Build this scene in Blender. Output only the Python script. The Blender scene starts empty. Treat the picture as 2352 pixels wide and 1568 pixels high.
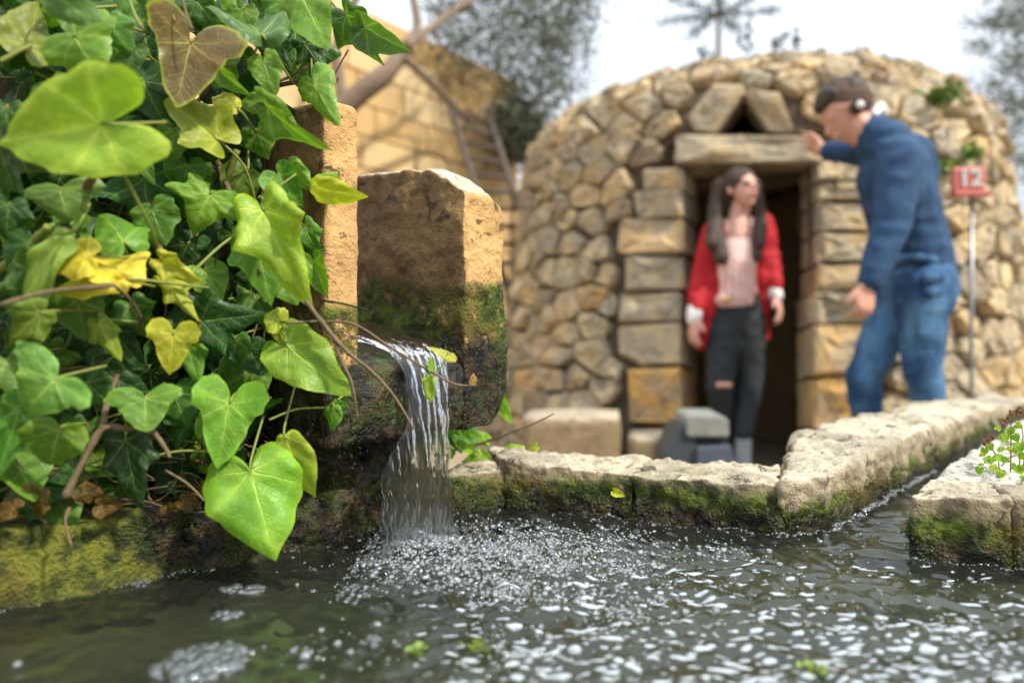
import bpy, bmesh, math, random
import numpy as np
from mathutils import Vector, Matrix, noise, Quaternion
R = math.radians
random.seed(7); np.random.seed(7)
sc = bpy.context.scene
COL = sc.collection

# ---------------------------------------------------------------- camera, sky, sun, exposure
CAMZ = 0.66
cd = bpy.data.cameras.new("camera"); cam = bpy.data.objects.new("camera", cd); COL.objects.link(cam)
cam.location = (0, 0, CAMZ); cam.rotation_euler = (R(90), 0, 0)
cd.lens = 24; cd.sensor_width = 36; cd.clip_start = 0.02; cd.clip_end = 600
cd.dof.use_dof = True; cd.dof.focus_distance = 0.74; cd.dof.aperture_fstop = 2.5
sc.camera = cam
SUN_EL, SUN_AZ = 46, 126      # azimuth: degrees from +Y towards +X
sc.view_settings.view_transform = 'Standard'; sc.view_settings.look = 'None'
sc.view_settings.exposure = 0.30; sc.view_settings.gamma = 1
sc.render.engine = 'CYCLES'
sc.cycles.use_denoising = True
sc.cycles.max_bounces = 10; sc.cycles.transmission_bounces = 8; sc.cycles.transparent_max_bounces = 16
sc.cycles.diffuse_bounces = 6; sc.cycles.glossy_bounces = 4; sc.cycles.sample_clamp_indirect = 6
w = bpy.data.worlds.new("World"); sc.world = w; w.use_nodes = True
nt = w.node_tree; nt.nodes.clear()
sky = nt.nodes.new('ShaderNodeTexSky'); sky.sky_type = 'NISHITA'; sky.sun_disc = False
sky.sun_elevation = R(SUN_EL); sky.sun_rotation = R(SUN_AZ); sky.air_density = 1.2; sky.dust_density = 3
tc = nt.nodes.new('ShaderNodeTexCoord')
mp = nt.nodes.new('ShaderNodeMapping'); mp.inputs['Scale'].default_value = (1, 1, 2.5)
nz = nt.nodes.new('ShaderNodeTexNoise'); nz.inputs['Scale'].default_value = 1.6; nz.inputs['Detail'].default_value = 5
rp = nt.nodes.new('ShaderNodeValToRGB'); rp.color_ramp.elements[0].position = .3; rp.color_ramp.elements[1].position = .6
rp.color_ramp.elements[0].color = (.62, .62, .62, 1); rp.color_ramp.elements[1].color = (.93, .93, .93, 1)
mx = nt.nodes.new('ShaderNodeMix'); mx.data_type = 'RGBA'
mx.inputs[7].default_value = (14.2, 15.2, 16.6, 1)    # bright thin cloud
bg = nt.nodes.new('ShaderNodeBackground'); bg.inputs['Strength'].default_value = 0.10
wo = nt.nodes.new('ShaderNodeOutputWorld')
L = nt.links.new
sx_ = nt.nodes.new('ShaderNodeSeparateXYZ'); L(tc.outputs['Generated'], sx_.inputs[0])     # overcast sky: brighter overhead than near the horizon
zr = nt.nodes.new('ShaderNodeMapRange'); L(sx_.outputs[2], zr.inputs[0]); zr.inputs[1].default_value = 0; zr.inputs[2].default_value = 1
zr.inputs[3].default_value = .25; zr.inputs[4].default_value = 1.0
cm = nt.nodes.new('ShaderNodeMix'); cm.data_type = 'RGBA'; cm.blend_type = 'MULTIPLY'; cm.inputs[0].default_value = 1; cm.inputs[6].default_value = (19.0, 20.6, 22.6, 1); L(zr.outputs[0], cm.inputs[7]); L(cm.outputs[2], mx.inputs[7])
L(tc.outputs['Generated'], mp.inputs['Vector']); L(mp.outputs[0], nz.inputs['Vector']); L(nz.outputs[0], rp.inputs[0])
L(rp.outputs[0], mx.inputs[0]); L(sky.outputs[0], mx.inputs[6]); L(mx.outputs[2], bg.inputs[0]); L(bg.outputs[0], wo.inputs[0])
sd = bpy.data.lights.new("sun", 'SUN'); sd.energy = 4.2; sd.angle = R(3); sd.color = (1, .93, .82)
sun = bpy.data.objects.new("sun", sd); COL.objects.link(sun)
_v = Vector((math.sin(R(SUN_AZ)) * math.cos(R(SUN_EL)), math.cos(R(SUN_AZ)) * math.cos(R(SUN_EL)), math.sin(R(SUN_EL))))
sun.rotation_euler = _v.to_track_quat('Z', 'Y').to_euler()

# ---------------------------------------------------------------- helpers
F = 1568.0
def P(x, y, d): return Vector(((x - 1176) / F * d, d, CAMZ - (y - 784) / F * d))
def PW(x, y):            # point on the water
    d = (CAMZ - 0.44) * F / (y - 784); return ((x - 1176) / F * d, d)
def lin(c):
    return tuple(((v / 255) / 12.92 if v / 255 <= .04045 else ((v / 255 + .055) / 1.055) ** 2.4) for v in c)
def tag(o, label=None, cat=None, group=None, kind=None):
    if label: o['label'] = label
    if cat: o['category'] = cat
    if group: o['group'] = group
    if kind: o['kind'] = kind
    return o
def empty(name, loc=(0, 0, 0), label=None, cat=None, group=None):
    o = bpy.data.objects.new(name, None); COL.objects.link(o); o.location = loc; o.empty_display_size = .05
    bpy.context.view_layer.update() if False else None
    return tag(o, label, cat, group)
def link(name, me, mat=None, parent=None, loc=None):
    o = bpy.data.objects.new(name, me); COL.objects.link(o)
    if mat and not me.materials: me.materials.append(mat)
    if loc is not None: o.location = loc
    if parent is not None:
        o.parent = parent
        pl = Vector(parent.location)
        q = parent.parent
        while q is not None: pl += Vector(q.location); q = q.parent
        if loc is None: o.location = -pl
        else: o.location = Vector(loc) - pl
    return o
def mesh(name, vs, fs, smooth=True, attrs=None):
    me = bpy.data.meshes.new(name); me.from_pydata([tuple(v) for v in vs], [], fs)
    if smooth and len(me.polygons): me.polygons.foreach_set('use_smooth', [True] * len(me.polygons))
    if attrs:
        for k, arr in attrs.items():
            a = me.attributes.new(k, 'FLOAT', 'POINT'); a.data.foreach_set('value', np.asarray(arr, dtype=np.float32))
    me.update(); return me
class MB:
    def __init__(s): s.v = []; s.f = []; s.r = []
    def add(s, vs, fs, rnd=0.0):
        n = len(s.v); s.v += [tuple(v) for v in vs]; s.f += [tuple(i + n for i in f) for f in fs]; s.r += [rnd] * len(vs)
    def box(s, c, sz, rz=0, rnd=0.0):
        M = Matrix.Rotation(rz, 3, 'Z'); c = Vector(c)
        vs = [c + M @ Vector((x * sz[0] / 2, y * sz[1] / 2, z * sz[2] / 2)) for x in (-1, 1) for y in (-1, 1) for z in (-1, 1)]
        s.add(vs, [(0, 1, 3, 2), (4, 6, 7, 5), (0, 4, 5, 1), (2, 3, 7, 6), (0, 2, 6, 4), (1, 5, 7, 3)], rnd)
    def tube(s, pts, r0, r1, sides=7, sub=4, jit=0, rnd=0.0):
        pts = [Vector(p) for p in pts]
        q = []
        for i in range(len(pts) - 1):
            a = pts[max(i - 1, 0)]; b = pts[i]; c = pts[i + 1]; e = pts[min(i + 2, len(pts) - 1)]
            for k in range(sub):
                t = k / sub
                q.append(.5 * ((2 * b) + (c - a) * t + (2 * a - 5 * b + 4 * c - e) * t * t + (3 * b - a - 3 * c + e) * t ** 3))
        q.append(pts[-1]); n = len(q); vs = []; fs = []
        up = Vector((.31, .17, .93))
        for i, p in enumerate(q):
            d = (q[min(i + 1, n - 1)] - q[max(i - 1, 0)])
            if d.length < 1e-9: d = Vector((0, 0, 1))
            d.normalize(); u = d.cross(up); u = u.normalized() if u.length > 1e-3 else Vector((1, 0, 0)); v = d.cross(u)
            r = r0 + (r1 - r0) * i / (n - 1)
            if jit: r *= 1 + jit * noise.noise(p * (1.2 / max(r0, 1e-4)) * .3)
            if jit: r *= 1 + random.uniform(-jit, jit) * .3
            for k in range(sides):
                a_ = 2 * math.pi * k / sides; vs.append(p + (u * math.cos(a_) + v * math.sin(a_)) * r)
        for i in range(n - 1):
            for k in range(sides):
                k2 = (k + 1) % sides; fs.append((i * sides + k, i * sides + k2, (i + 1) * sides + k2, (i + 1) * sides + k))
        fs.append(tuple(range(sides))[::-1]); fs.append(tuple((n - 1) * sides + k for k in range(sides)))
        s.add(vs, fs, rnd)
    def build(s, name, mat, parent=None, smooth=True, loc=None):
        me = mesh(name, s.v, s.f, smooth, {'rnd': s.r}); return link(name, me, mat, parent, loc)

# ---------------------------------------------------------------- material DSL
class N:
    def __init__(s, name):
        s.m = bpy.data.materials.new(name); s.m.use_nodes = True; s.t = s.m.node_tree; s.t.nodes.clear()
        s.o = s.t.nodes.new('ShaderNodeOutputMaterial')
    def nd(s, ty, **kw):
        n = s.t.nodes.new(ty)
        for k, v in kw.items(): setattr(n, k, v)
        return n
    def put(s, sock, v):
        if v is None: return
        if hasattr(v, 'is_output') or hasattr(v, 'links'): s.t.links.new(v, sock)
        else:
            if isinstance(v, tuple) and len(v) == 3 and sock.type == 'RGBA': v = v + (1,)
            sock.default_value = v
    def pos(s): return s.nd('ShaderNodeTexCoord').outputs['Object']
    def attr(s, name, out='Fac'): n = s.nd('ShaderNodeAttribute'); n.attribute_name = name; return n.outputs[out]
    def sep(s, v): n = s.nd('ShaderNodeSeparateXYZ'); s.put(n.inputs[0], v); return n.outputs
    def noise(s, v, scale, det=4, rough=.55, dist=0, col=False):
        n = s.nd('ShaderNodeTexNoise'); s.put(n.inputs['Vector'], v); n.inputs['Scale'].default_value = scale
        n.inputs['Detail'].default_value = det; n.inputs['Roughness'].default_value = rough; n.inputs['Distortion'].default_value = dist
        return n.outputs['Color' if col else 'Fac']
    def voro(s, v, scale, feat='F1', out='Distance'):
        n = s.nd('ShaderNodeTexVoronoi', feature=feat); s.put(n.inputs['Vector'], v); n.inputs['Scale'].default_value = scale; return n.outputs[out]
    def math(s, op, a, b=None, c=None, clamp=False):
        n = s.nd('ShaderNodeMath', operation=op); n.use_clamp = clamp; s.put(n.inputs[0], a); s.put(n.inputs[1], b); s.put(n.inputs[2], c); return n.outputs[0]
    def vm(s, op, a, b=None, out=0):
        n = s.nd('ShaderNodeVectorMath', operation=op); s.put(n.inputs[0], a); s.put(n.inputs[1], b); return n.outputs[out]
    def step(s, x, lo, hi):
        n = s.nd('ShaderNodeMapRange', interpolation_type='SMOOTHSTEP'); s.put(n.inputs[0], x); s.put(n.inputs[1], lo); s.put(n.inputs[2], hi); return n.outputs[0]
    def mix(s, f, a, b, mode='MIX'):
        n = s.nd('ShaderNodeMix', data_type='RGBA', blend_type=mode); s.put(n.inputs[0], f); s.put(n.inputs[6], a); s.put(n.inputs[7], b); return n.outputs[2]
    def ramp(s, f, st):
        n = s.nd('ShaderNodeValToRGB'); s.put(n.inputs[0], f); cr = n.color_ramp
        while len(cr.elements) < len(st): cr.elements.new(.5)
        for e, (p, c) in zip(cr.elements, st): e.position = p; e.color = tuple(c) + (1,)
        return n.outputs[0]
    def bump(s, h, st, dist, nrm=None):
        n = s.nd('ShaderNodeBump'); n.inputs['Strength'].default_value = st; n.inputs['Distance'].default_value = dist
        s.put(n.inputs['Height'], h); s.put(n.inputs['Normal'], nrm); return n.outputs[0]
    def bsdf(s, col, rough=.8, nrm=None, spec=.5, **kw):
        n = s.nd('ShaderNodeBsdfPrincipled'); s.put(n.inputs['Base Color'], col); s.put(n.inputs['Roughness'], rough)
        s.put(n.inputs['Normal'], nrm); n.inputs['Specular IOR Level'].default_value = spec
        for k, v in kw.items(): s.put(n.inputs[k.replace('_', ' ')], v)
        return n.outputs[0]
    def ms(s, f, a, b): n = s.nd('ShaderNodeMixShader'); s.put(n.inputs[0], f); s.put(n.inputs[1], a); s.put(n.inputs[2], b); return n.outputs[0]
    def done(s, sh): s.t.links.new(sh, s.o.inputs[0]); return s.m

def simple(name, col, rough=.7, var=.25, scale=8, bump=.0, bd=.01, spec=.4, **kw):
    n = N(name); p = n.pos(); f = n.noise(p, scale, 5)
    c = n.mix(f, tuple(v * (1 - var) for v in col), tuple(min(1, v * (1 + var)) for v in col))
    nr = n.bump(n.noise(p, scale * 3, 5), bump, bd) if bump else None
    return n.done(n.bsdf(c, rough, nr, spec, **kw))

def rubble_mat():
    n = N('dry_stone'); p = n.pos(); r = n.attr('rnd')
    base = n.ramp(r, [(0, (.27, .205, .125)), (.22, (.54, .41, .225)), (.42, (.41, .325, .20)), (.62, (.62, .485, .285)), (.79, (.56, .42, .22)), (.84, (.62, .37, .12)), (.88, (.46, .37, .24)), (1, (.62, .49, .28))])
    f = n.noise(p, 9, 6, .6); f2 = n.noise(p, 3.2, 3)
    c = n.mix(n.step(f, .36, .60), base, n.mix(.6, base, (.25, .235, .20)))
    c = n.mix(n.math('MULTIPLY', n.step(f2, .55, .7), .5), c, (.50, .32, .13))
    c = n.mix(n.math('MULTIPLY', n.step(n.noise(p, 17, 5, .7), .54, .66), .7), c, (.13, .115, .09))
    return n.done(n.bsdf(c, .92, n.bump(n.noise(p, 30, 6), .5, .02), .2))
def ashlar_mat():
    n = N('honey_ashlar'); p = n.pos(); r = n.attr('rnd')
    base = n.ramp(r, [(0, (.50, .33, .14)), (.5, (.58, .40, .18)), (1, (.66, .50, .28))])
    c = n.mix(n.math('MULTIPLY', n.step(n.noise(p, 2, 5), .5, .7), .55), base, (.36, .27, .16))
    return n.done(n.bsdf(c, .92, n.bump(n.noise(p, 12, 5), .4, .02), .2))

def near_stone(name, dry, pale, moss_z, moss_w, wet_z, stain=None, cut=None, moss_amt=1.0, mossA=(.11, .145, .010), mossB=(.022, .038, .005), bump=1.0, darkx=None):
    """limestone: pale weathered crust on top, dry faces, moss below moss_z, dark wet stone below wet_z"""
    n = N(name); p = n.pos(); z = n.sep(p)[2]
    geo = n.nd('ShaderNodeNewGeometry'); nrm = geo.outputs['Normal']; up = n.sep(nrm)[2]
    f1 = n.noise(p, 16, 8, .62); f2 = n.noise(p, 55, 6, .6); f3 = n.noise(p, 160, 4, .6); f4 = n.noise(p, 7, 4, .5)
    c = n.mix(n.step(f1, .35, .65), tuple(v * .72 for v in dry), dry)
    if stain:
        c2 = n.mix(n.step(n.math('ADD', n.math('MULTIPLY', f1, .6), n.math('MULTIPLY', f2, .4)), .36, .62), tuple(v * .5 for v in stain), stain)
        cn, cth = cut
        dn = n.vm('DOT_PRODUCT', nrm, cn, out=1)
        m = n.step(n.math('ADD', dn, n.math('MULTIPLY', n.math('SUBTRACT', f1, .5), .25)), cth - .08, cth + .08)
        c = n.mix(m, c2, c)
    c = n.mix(n.math('MULTIPLY', n.step(f2, .54, .68), .6), c, tuple(v * .45 for v in dry))
    c = n.mix(n.math('MULTIPLY', n.step(n.noise(p, 5, 7, .72, .5), .52, .64), .45), c, tuple(v * .55 for v in dry)); c = n.mix(n.math('MULTIPLY', n.step(n.noise(p, 230, 3, .7), .62, .70), .6), c, (.06, .045, .03))
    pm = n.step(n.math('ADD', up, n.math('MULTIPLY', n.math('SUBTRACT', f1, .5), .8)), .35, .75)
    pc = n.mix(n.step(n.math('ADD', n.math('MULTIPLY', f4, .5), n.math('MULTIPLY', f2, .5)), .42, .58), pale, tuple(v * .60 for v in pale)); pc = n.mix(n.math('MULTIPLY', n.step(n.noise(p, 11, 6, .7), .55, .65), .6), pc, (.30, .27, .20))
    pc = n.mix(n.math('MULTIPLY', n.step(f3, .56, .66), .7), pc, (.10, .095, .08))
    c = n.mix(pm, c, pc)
    # cracks / pits
    cr = n.voro(n.vm('ADD', p, n.vm('SCALE', n.noise(p, 20, 4, col=True), None)), 26, 'DISTANCE_TO_EDGE') if False else n.noise(p, 26, 9, .7, .6)
    pit = n.step(cr, .40, .34)
    c = n.mix(n.math('MULTIPLY', pit, .7), c, (.05, .04, .028))
    # moss
    zz = n.math('ADD', z, n.math('MULTIPLY', n.math('SUBTRACT', n.noise(p, 13, 7, .65), .5), moss_w * 3.2))
    mm = n.math('MULTIPLY', n.step(zz, moss_z + .012, moss_z - .012), n.step(n.noise(p, 38, 5, .7), .62 - .3 * moss_amt, .72 - .3 * moss_amt))
    mc = n.mix(n.step(f2, .38, .62), mossB, mossA)
    mc = n.mix(n.math('MULTIPLY', n.step(f4, .5, .66), .8), mc, (.15, .10, .02))
    c = n.mix(mm, c, mc)
    wm = n.step(n.math('ADD', z, n.math('MULTIPLY', n.math('SUBTRACT', f1, .5), moss_w * 2.2)), wet_z + .014, wet_z - .014)
    if darkx: wm = n.math('MAXIMUM', wm, n.step(n.math('ADD', n.sep(p)[0], n.math('MULTIPLY', n.math('SUBTRACT', n.noise(p, 9, 6), .5), .30)), *darkx))
    wc = n.mix(n.step(f2, .42, .6), (.007, .006, .004), (.050, .028, .010))
    wc = n.mix(n.math('MULTIPLY', n.step(n.noise(p, 30, 6, .7), .52, .62), .9), wc, (.028, .045, .006))
    wc = n.mix(n.math('MULTIPLY', n.step(n.noise(p, 19, 7, .75), .50, .58), .75), wc, (.045, .060, .008)); c = n.mix(wm, c, wc)
    rough = n.math('SUBTRACT', .92, n.math('MULTIPLY', wm, .62))
    h = n.math('ADD', n.math('MULTIPLY', f1, .6), n.math('ADD', n.math('MULTIPLY', f2, .35), n.math('MULTIPLY', n.noise(p, 420, 3), .10)))
    h = n.math('ADD', h, n.math('MULTIPLY', mm, n.math('MULTIPLY', n.noise(p, 260, 3), .35)))
    h = n.math('SUBTRACT', h, n.math('MULTIPLY', pit, .3))
    return n.done(n.bsdf(c, rough, n.bump(h, 1.0 * bump, .02), .4))

def leaf_mat():
    n = N('ivy_leaf'); lc = n.attr('lc', 'Vector'); s = n.sep(lc); x, y = s[0], s[1]
    oi = n.nd('ShaderNodeObjectInfo'); base = oi.outputs['Color']; rnd = oi.outputs['Random']
    off = n.nd('ShaderNodeCombineXYZ'); n.put(off.inputs[2], n.math('MULTIPLY', rnd, 40)); q = n.vm('ADD', lc, off.outputs[0])
    wob = n.math('MULTIPLY', n.math('SUBTRACT', n.noise(q, 5, 2), .5), .05)
    vein = None; halo = None
    for (dx, dy, wd, ln) in ((0, 1, .015, 1.0), (.82, .57, .011, .7), (-.82, .57, .011, .7), (.97, -.22, .010, .5), (-.97, -.22, .010, .5)):
        d = n.math('ABSOLUTE', n.math('ADD', n.math('SUBTRACT', n.math('MULTIPLY', x, dy), n.math('MULTIPLY', y, dx)), wob))
        a = n.math('ADD', n.math('MULTIPLY', x, dx), n.math('MULTIPLY', y, dy))
        ww = n.math('MAXIMUM', n.math('MULTIPLY', n.math('SUBTRACT', 1, n.math('DIVIDE', a, ln)), wd), .0012)
        m = n.math('MULTIPLY', n.step(n.math('DIVIDE', d, ww), 1.8, .5), n.step(a, -.02, .02))
        # side veins
        qv = n.math('FRACT', n.math('MULTIPLY', n.math('SUBTRACT', a, n.math('MULTIPLY', d, 1.05)), 5.5 if dx == 0 else 8))
        sv = n.math('MULTIPLY', n.step(n.math('ABSOLUTE', n.math('SUBTRACT', qv, .5)), .07, .01), n.math('MULTIPLY', n.step(d, .26 if dx == 0 else .13, .04), n.step(a, .02, .1)))
        m = n.math('MAXIMUM', m, n.math('MULTIPLY', sv, .6))
        vein = m if vein is None else n.math('MAXIMUM', vein, m)
        hh_ = n.math('MULTIPLY', n.step(d, .085, .0), n.step(a, -.05, .05)); halo = hh_ if halo is None else n.math('MAXIMUM', halo, hh_)
    net = n.step(n.voro(n.vm('ADD', q, n.vm('MULTIPLY', n.noise(q, 9, 2, col=True), (.06, .06, 0))), 11, 'DISTANCE_TO_EDGE'), .055, .0)
    vein2 = n.math('MAXIMUM', vein, n.math('MULTIPLY', net, .28))
    hs = n.nd('ShaderNodeHueSaturation'); hs.inputs['Saturation'].default_value = .95
    n.put(hs.inputs['Value'], n.math('ADD', .45, n.math('MULTIPLY', n.noise(q, 2.6, 6, .65), 1.1))); n.put(hs.inputs['Hue'], n.math('ADD', .478, n.math('MULTIPLY', n.noise(q, 1.7, 3), .044)))
    n.put(hs.inputs['Color'], base); c = hs.outputs[0]
    c = n.mix(n.math('MULTIPLY', n.math('SUBTRACT', 1, n.math('MAXIMUM', halo, n.step(n.attr('edge'), .80, 1.0))), .55), c, n.mix(1, c, (.42, .58, .35), 'MULTIPLY'))
    vc = n.mix(.5, n.mix(1, c, (1.8, 1.6, 1.6), 'MULTIPLY'), (.42, .52, .16))
    c = n.mix(n.math('MULTIPLY', vein2, .85), c, vc)
    c = n.mix(n.math('MULTIPLY', n.step(n.noise(q, 6.5, 5, .75), .655, .72), .6), c, (.11, .085, .02)); c = n.mix(n.math('MULTIPLY', n.step(n.noise(q, 3.2, 5, .7), .56, .68), .45), c, n.mix(1, c, (1.6, 1.35, .8), 'MULTIPLY'))
    ed = n.step(n.attr('edge'), .90, 1.0); ecol = n.attr('edgecol')
    c = n.mix(n.math('MULTIPLY', ed, oi.outputs['Alpha']), c, (.30, .36, .03))
    h = n.math('SUBTRACT', n.math('MULTIPLY', n.noise(q, 7, 3), .5), n.math('MULTIPLY', vein2, .42))
    nr = n.bump(h, .55, .0045)
    back = n.nd('ShaderNodeNewGeometry').outputs['Backfacing']
    c = n.mix(n.math('MULTIPLY', back, .5), c, (.16, .24, .08))
    rg = n.math('ADD', .27, n.math('MULTIPLY', n.noise(q, 6, 5, .7), .36))
    b = n.bsdf(c, rg, nr, .5)
    t = n.nd('ShaderNodeBsdfTranslucent'); n.put(t.inputs[0], n.mix(1, c, (1.35, 1.5, .5), 'MULTIPLY')); n.put(t.inputs['Normal'], nr)
    return n.done(n.ms(.30, b, t.outputs[0]))

def water_mat():
    n = N('pool_water'); p = n.pos()
    h = n.math('ADD', n.noise(p, 60, 3), n.math('MULTIPLY', n.noise(p, 160, 2), .3))
    nr = n.bump(h, .10, .004)
    b = n.nd('ShaderNodeBsdfPrincipled'); n.put(b.inputs['Base Color'], (.60, .68, .58)); b.inputs['Roughness'].default_value = .02
    b.inputs['IOR'].default_value = 1.40; b.inputs['Transmission Weight'].default_value = .985; n.put(b.inputs['Normal'], nr)
    return n.done(b.outputs[0])
def stream_mat(name='falling_water', col=(.93, .96, .97), tr=.25):
    n = N(name); p = n.pos()
    st = n.vm('MULTIPLY', p, (1, 1, .10)); h = n.noise(st, 170, 3, .5, .4)
    b = n.nd('ShaderNodeBsdfPrincipled'); n.put(b.inputs['Base Color'], col); b.inputs['Roughness'].default_value = .03
    b.inputs['IOR'].default_value = 1.33; b.inputs['Transmission Weight'].default_value = 1.0; n.put(b.inputs['Normal'], n.bump(h, .35, .006))
    g = n.nd('ShaderNodeBsdfTransparent')
    return n.done(n.ms(tr, b.outputs[0], g.outputs[0]))
def bubble_mat():
    n = N('bubble_film'); fr = n.nd('ShaderNodeFresnel'); fr.inputs[0].default_value = 2.0
    g = n.nd('ShaderNodeBsdfGlossy'); g.inputs['Roughness'].default_value = .06; n.put(g.inputs[0], (1, 1, 1))
    d = n.nd('ShaderNodeBsdfDiffuse'); n.put(d.inputs[0], (.80, .84, .86))
    t = n.nd('ShaderNodeBsdfTransparent'); n.put(t.inputs[0], (.93, .95, .96))
    a = n.ms(.10, t.outputs[0], d.outputs[0])
    f = n.math('ADD', n.math('MULTIPLY', fr.outputs[0], 1.1), .05, clamp=True)
    return n.done(n.ms(f, a, g.outputs[0]))

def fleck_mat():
    n = N('foam_glint_fleck'); d = n.bsdf((.55, .61, .66), .2, None, .8); t = n.nd('ShaderNodeBsdfTransparent')  # whitish colour stands in for sky glints on the ripples as well as foam
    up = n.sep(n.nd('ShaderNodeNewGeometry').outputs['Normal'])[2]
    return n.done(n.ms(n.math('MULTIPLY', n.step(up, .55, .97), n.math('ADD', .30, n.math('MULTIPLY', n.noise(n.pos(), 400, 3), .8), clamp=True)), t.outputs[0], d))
def clear_bubble():
    n = N('clear_bubble'); fr = n.nd('ShaderNodeFresnel'); fr.inputs[0].default_value = 1.55; g = n.nd('ShaderNodeBsdfGlossy'); g.inputs['Roughness'].default_value = .04
    t = n.nd('ShaderNodeBsdfTransparent'); n.put(t.inputs[0], (.90, .93, .95)); d = n.nd('ShaderNodeBsdfDiffuse'); n.put(d.inputs[0], (.7, .75, .8))
    return n.done(n.ms(n.math('MULTIPLY', fr.outputs[0], 2.0, clamp=True), n.ms(.07, t.outputs[0], d.outputs[0]), g.outputs[0]))
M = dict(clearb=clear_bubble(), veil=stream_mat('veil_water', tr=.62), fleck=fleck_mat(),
    rubble=rubble_mat(), ashlar=ashlar_mat(), leaf=leaf_mat(), water=water_mat(), stream=stream_mat(), bubble=bubble_mat(),
    core=simple('dark_fill', (.085, .064, .04), .95, .3, 6, .6, .03),
    mortar=simple('earth_mortar', (.30, .21, .11), .95, .3, 6, .5, .02),
    ground=simple('dirt', (.30, .235, .16), .95, .3, 3, .6, .03),
    soil=simple('dark_soil', (.035, .026, .015), .95, .5, 60, 1, .01),
    twig=simple('brown_twig', (.15, .105, .055), .8, .6, 90, .6, .002),
    bark=simple('grey_bark', (.21, .155, .11), .9, .3, 9, .7, .02),
    petiole=simple('petiole', (.20, .22, .04), .55, .35, 60),
    blackstick=simple('black_twig', (.012, .011, .010), .6, .3, 60),
    silt=simple('pool_silt', (.060, .062, .026), .9, .7, 14, .5, .01),
    silt2=simple('channel_silt', (.14, .13, .045), .9, .6, 30, .5, .01),
    mossy=simple('moss', (.075, .11, .012), .9, .55, 60),
    deadleaf=simple('dead_leaf', (.20, .12, .05), .8, .4, 50),
    skin=simple('skin', (.56, .29, .20), .5, .10, 20, spec=.4), skin2=simple('skin_fair', (.62, .33, .25), .5, .08, 20, spec=.4),
    hair_m=simple('short_dark_hair', (.035, .026, .016), .6, .4, 60, .5, .004), hair_s=simple('cropped_hair', (.085, .045, .03), .8, .4, 60, .5, .004), hair_w=simple('long_brown_hair', (.045, .028, .018), .65, .45, 40, .5, .004),
    red=simple('red_wool', (.40, .006, .012), .75, .2, 12, .3, .01), black=simple('black_denim', (.018, .022, .025), .8, .4, 10, .3, .01),
    denim=simple('blue_denim', (.048, .125, .245), .85, .7, 6, .5, .02), navy=simple('navy_knit', (.017, .055, .125), .85, .4, 20, .6, .01),
    white=simple('white_trim', (.75, .73, .70), .6, .05), metal=simple('grey_metal', (.28, .30, .31), .4, .1, Metallic=.7),
    gold=simple('brass_buckle', (.7, .5, .2), .35, .1, Metallic=.8), shoe=simple('grey_canvas', (.30, .33, .36), .7, .2, 20),
    digit=simple('faded_digits', (.48, .50, .47), .7, .3, 40), redp=simple('red_paint', (.48, .12, .095), .45, .12, 10), lamp=simple('charcoal_casing', (.045, .058, .066), .5, .2, 10),
    lamptop=simple('weathered_grey_top', (.22, .225, .20), .7, .6, 14), panel=simple('bluish_grey_panel', (.07, .085, .11), .35, .2, 8),
    wood=simple('pale_fence_wood', (.55, .37, .17), .8, .2, 8), darkwood=simple('dark_wood', (.09, .07, .055), .85, .25, 8),
    olive=simple('olive_leaf', (.075, .092, .058), .6, .4, 3), pine=simple('araucaria_green', (.05, .075, .06), .7, .4, 3),
    weed=simple('weed_green', (.16, .24, .04), .7, .4, 5), lip=simple('lips', (.5, .12, .10), .5, .1), eye=simple('dark_eye', (.02, .015, .012), .3, .1),
)
def blouse_mat():
    n = N('striped_blouse'); p = n.pos(); x = n.sep(p)[0]
    f = n.step(n.math('ABSOLUTE', n.math('SUBTRACT', n.math('FRACT', n.math('MULTIPLY', x, 34)), .5)), .34, .42)
    return n.done(n.bsdf(n.mix(f, (.74, .50, .45), (.62, .28, .26)), .7, n.bump(n.noise(p, 20, 3), .5, .015)))
M['blouse'] = blouse_mat()
def denim_mat():
    n = N('faded_denim'); p = n.pos(); f = n.step(n.noise(n.vm('MULTIPLY', p, (1, 1, .45)), 9, 5, .6), .38, .66); g = n.noise(n.vm('MULTIPLY', p, (1, 1, 3)), 16, 5, .7)
    c = n.mix(f, (.022, .065, .15), (.085, .19, .33)); c = n.mix(n.math('MULTIPLY', n.step(g, .58, .7), .5), c, (.20, .30, .42))
    return n.done(n.bsdf(c, .85, n.bump(g, .7, .02), .2))
M['denim'] = denim_mat()

# ---------------------------------------------------------------- ground
def grid_sheet(xs, ys, zf):
    X, Y = np.meshgrid(xs, ys); Z = zf(X, Y); nx, ny = len(xs), len(ys)
    v = np.stack([X, Y, Z], -1).reshape(-1, 3); i = np.arange(nx * ny).reshape(ny, nx)
    f = np.stack([i[:-1, :-1], i[:-1, 1:], i[1:, 1:], i[1:, :-1]], -1).reshape(-1, 4); return v, f
gx = np.concatenate([-np.geomspace(250, 8, 8), np.linspace(-6, 8, 71), np.geomspace(10, 250, 8)])
gy = np.concatenate([-np.geomspace(250, 3, 8), np.linspace(-2, 10, 61), np.geomspace(12, 300, 8)])
gv, gf = grid_sheet(gx, gy, lambda X, Y: .02 * np.sin(X * 2.1 + Y) * np.cos(Y * 1.7 - X) - .005)
tag(link('ground', mesh('ground', gv, [tuple(f) for f in gf.tolist()]), M['ground']), kind='structure')

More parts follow.
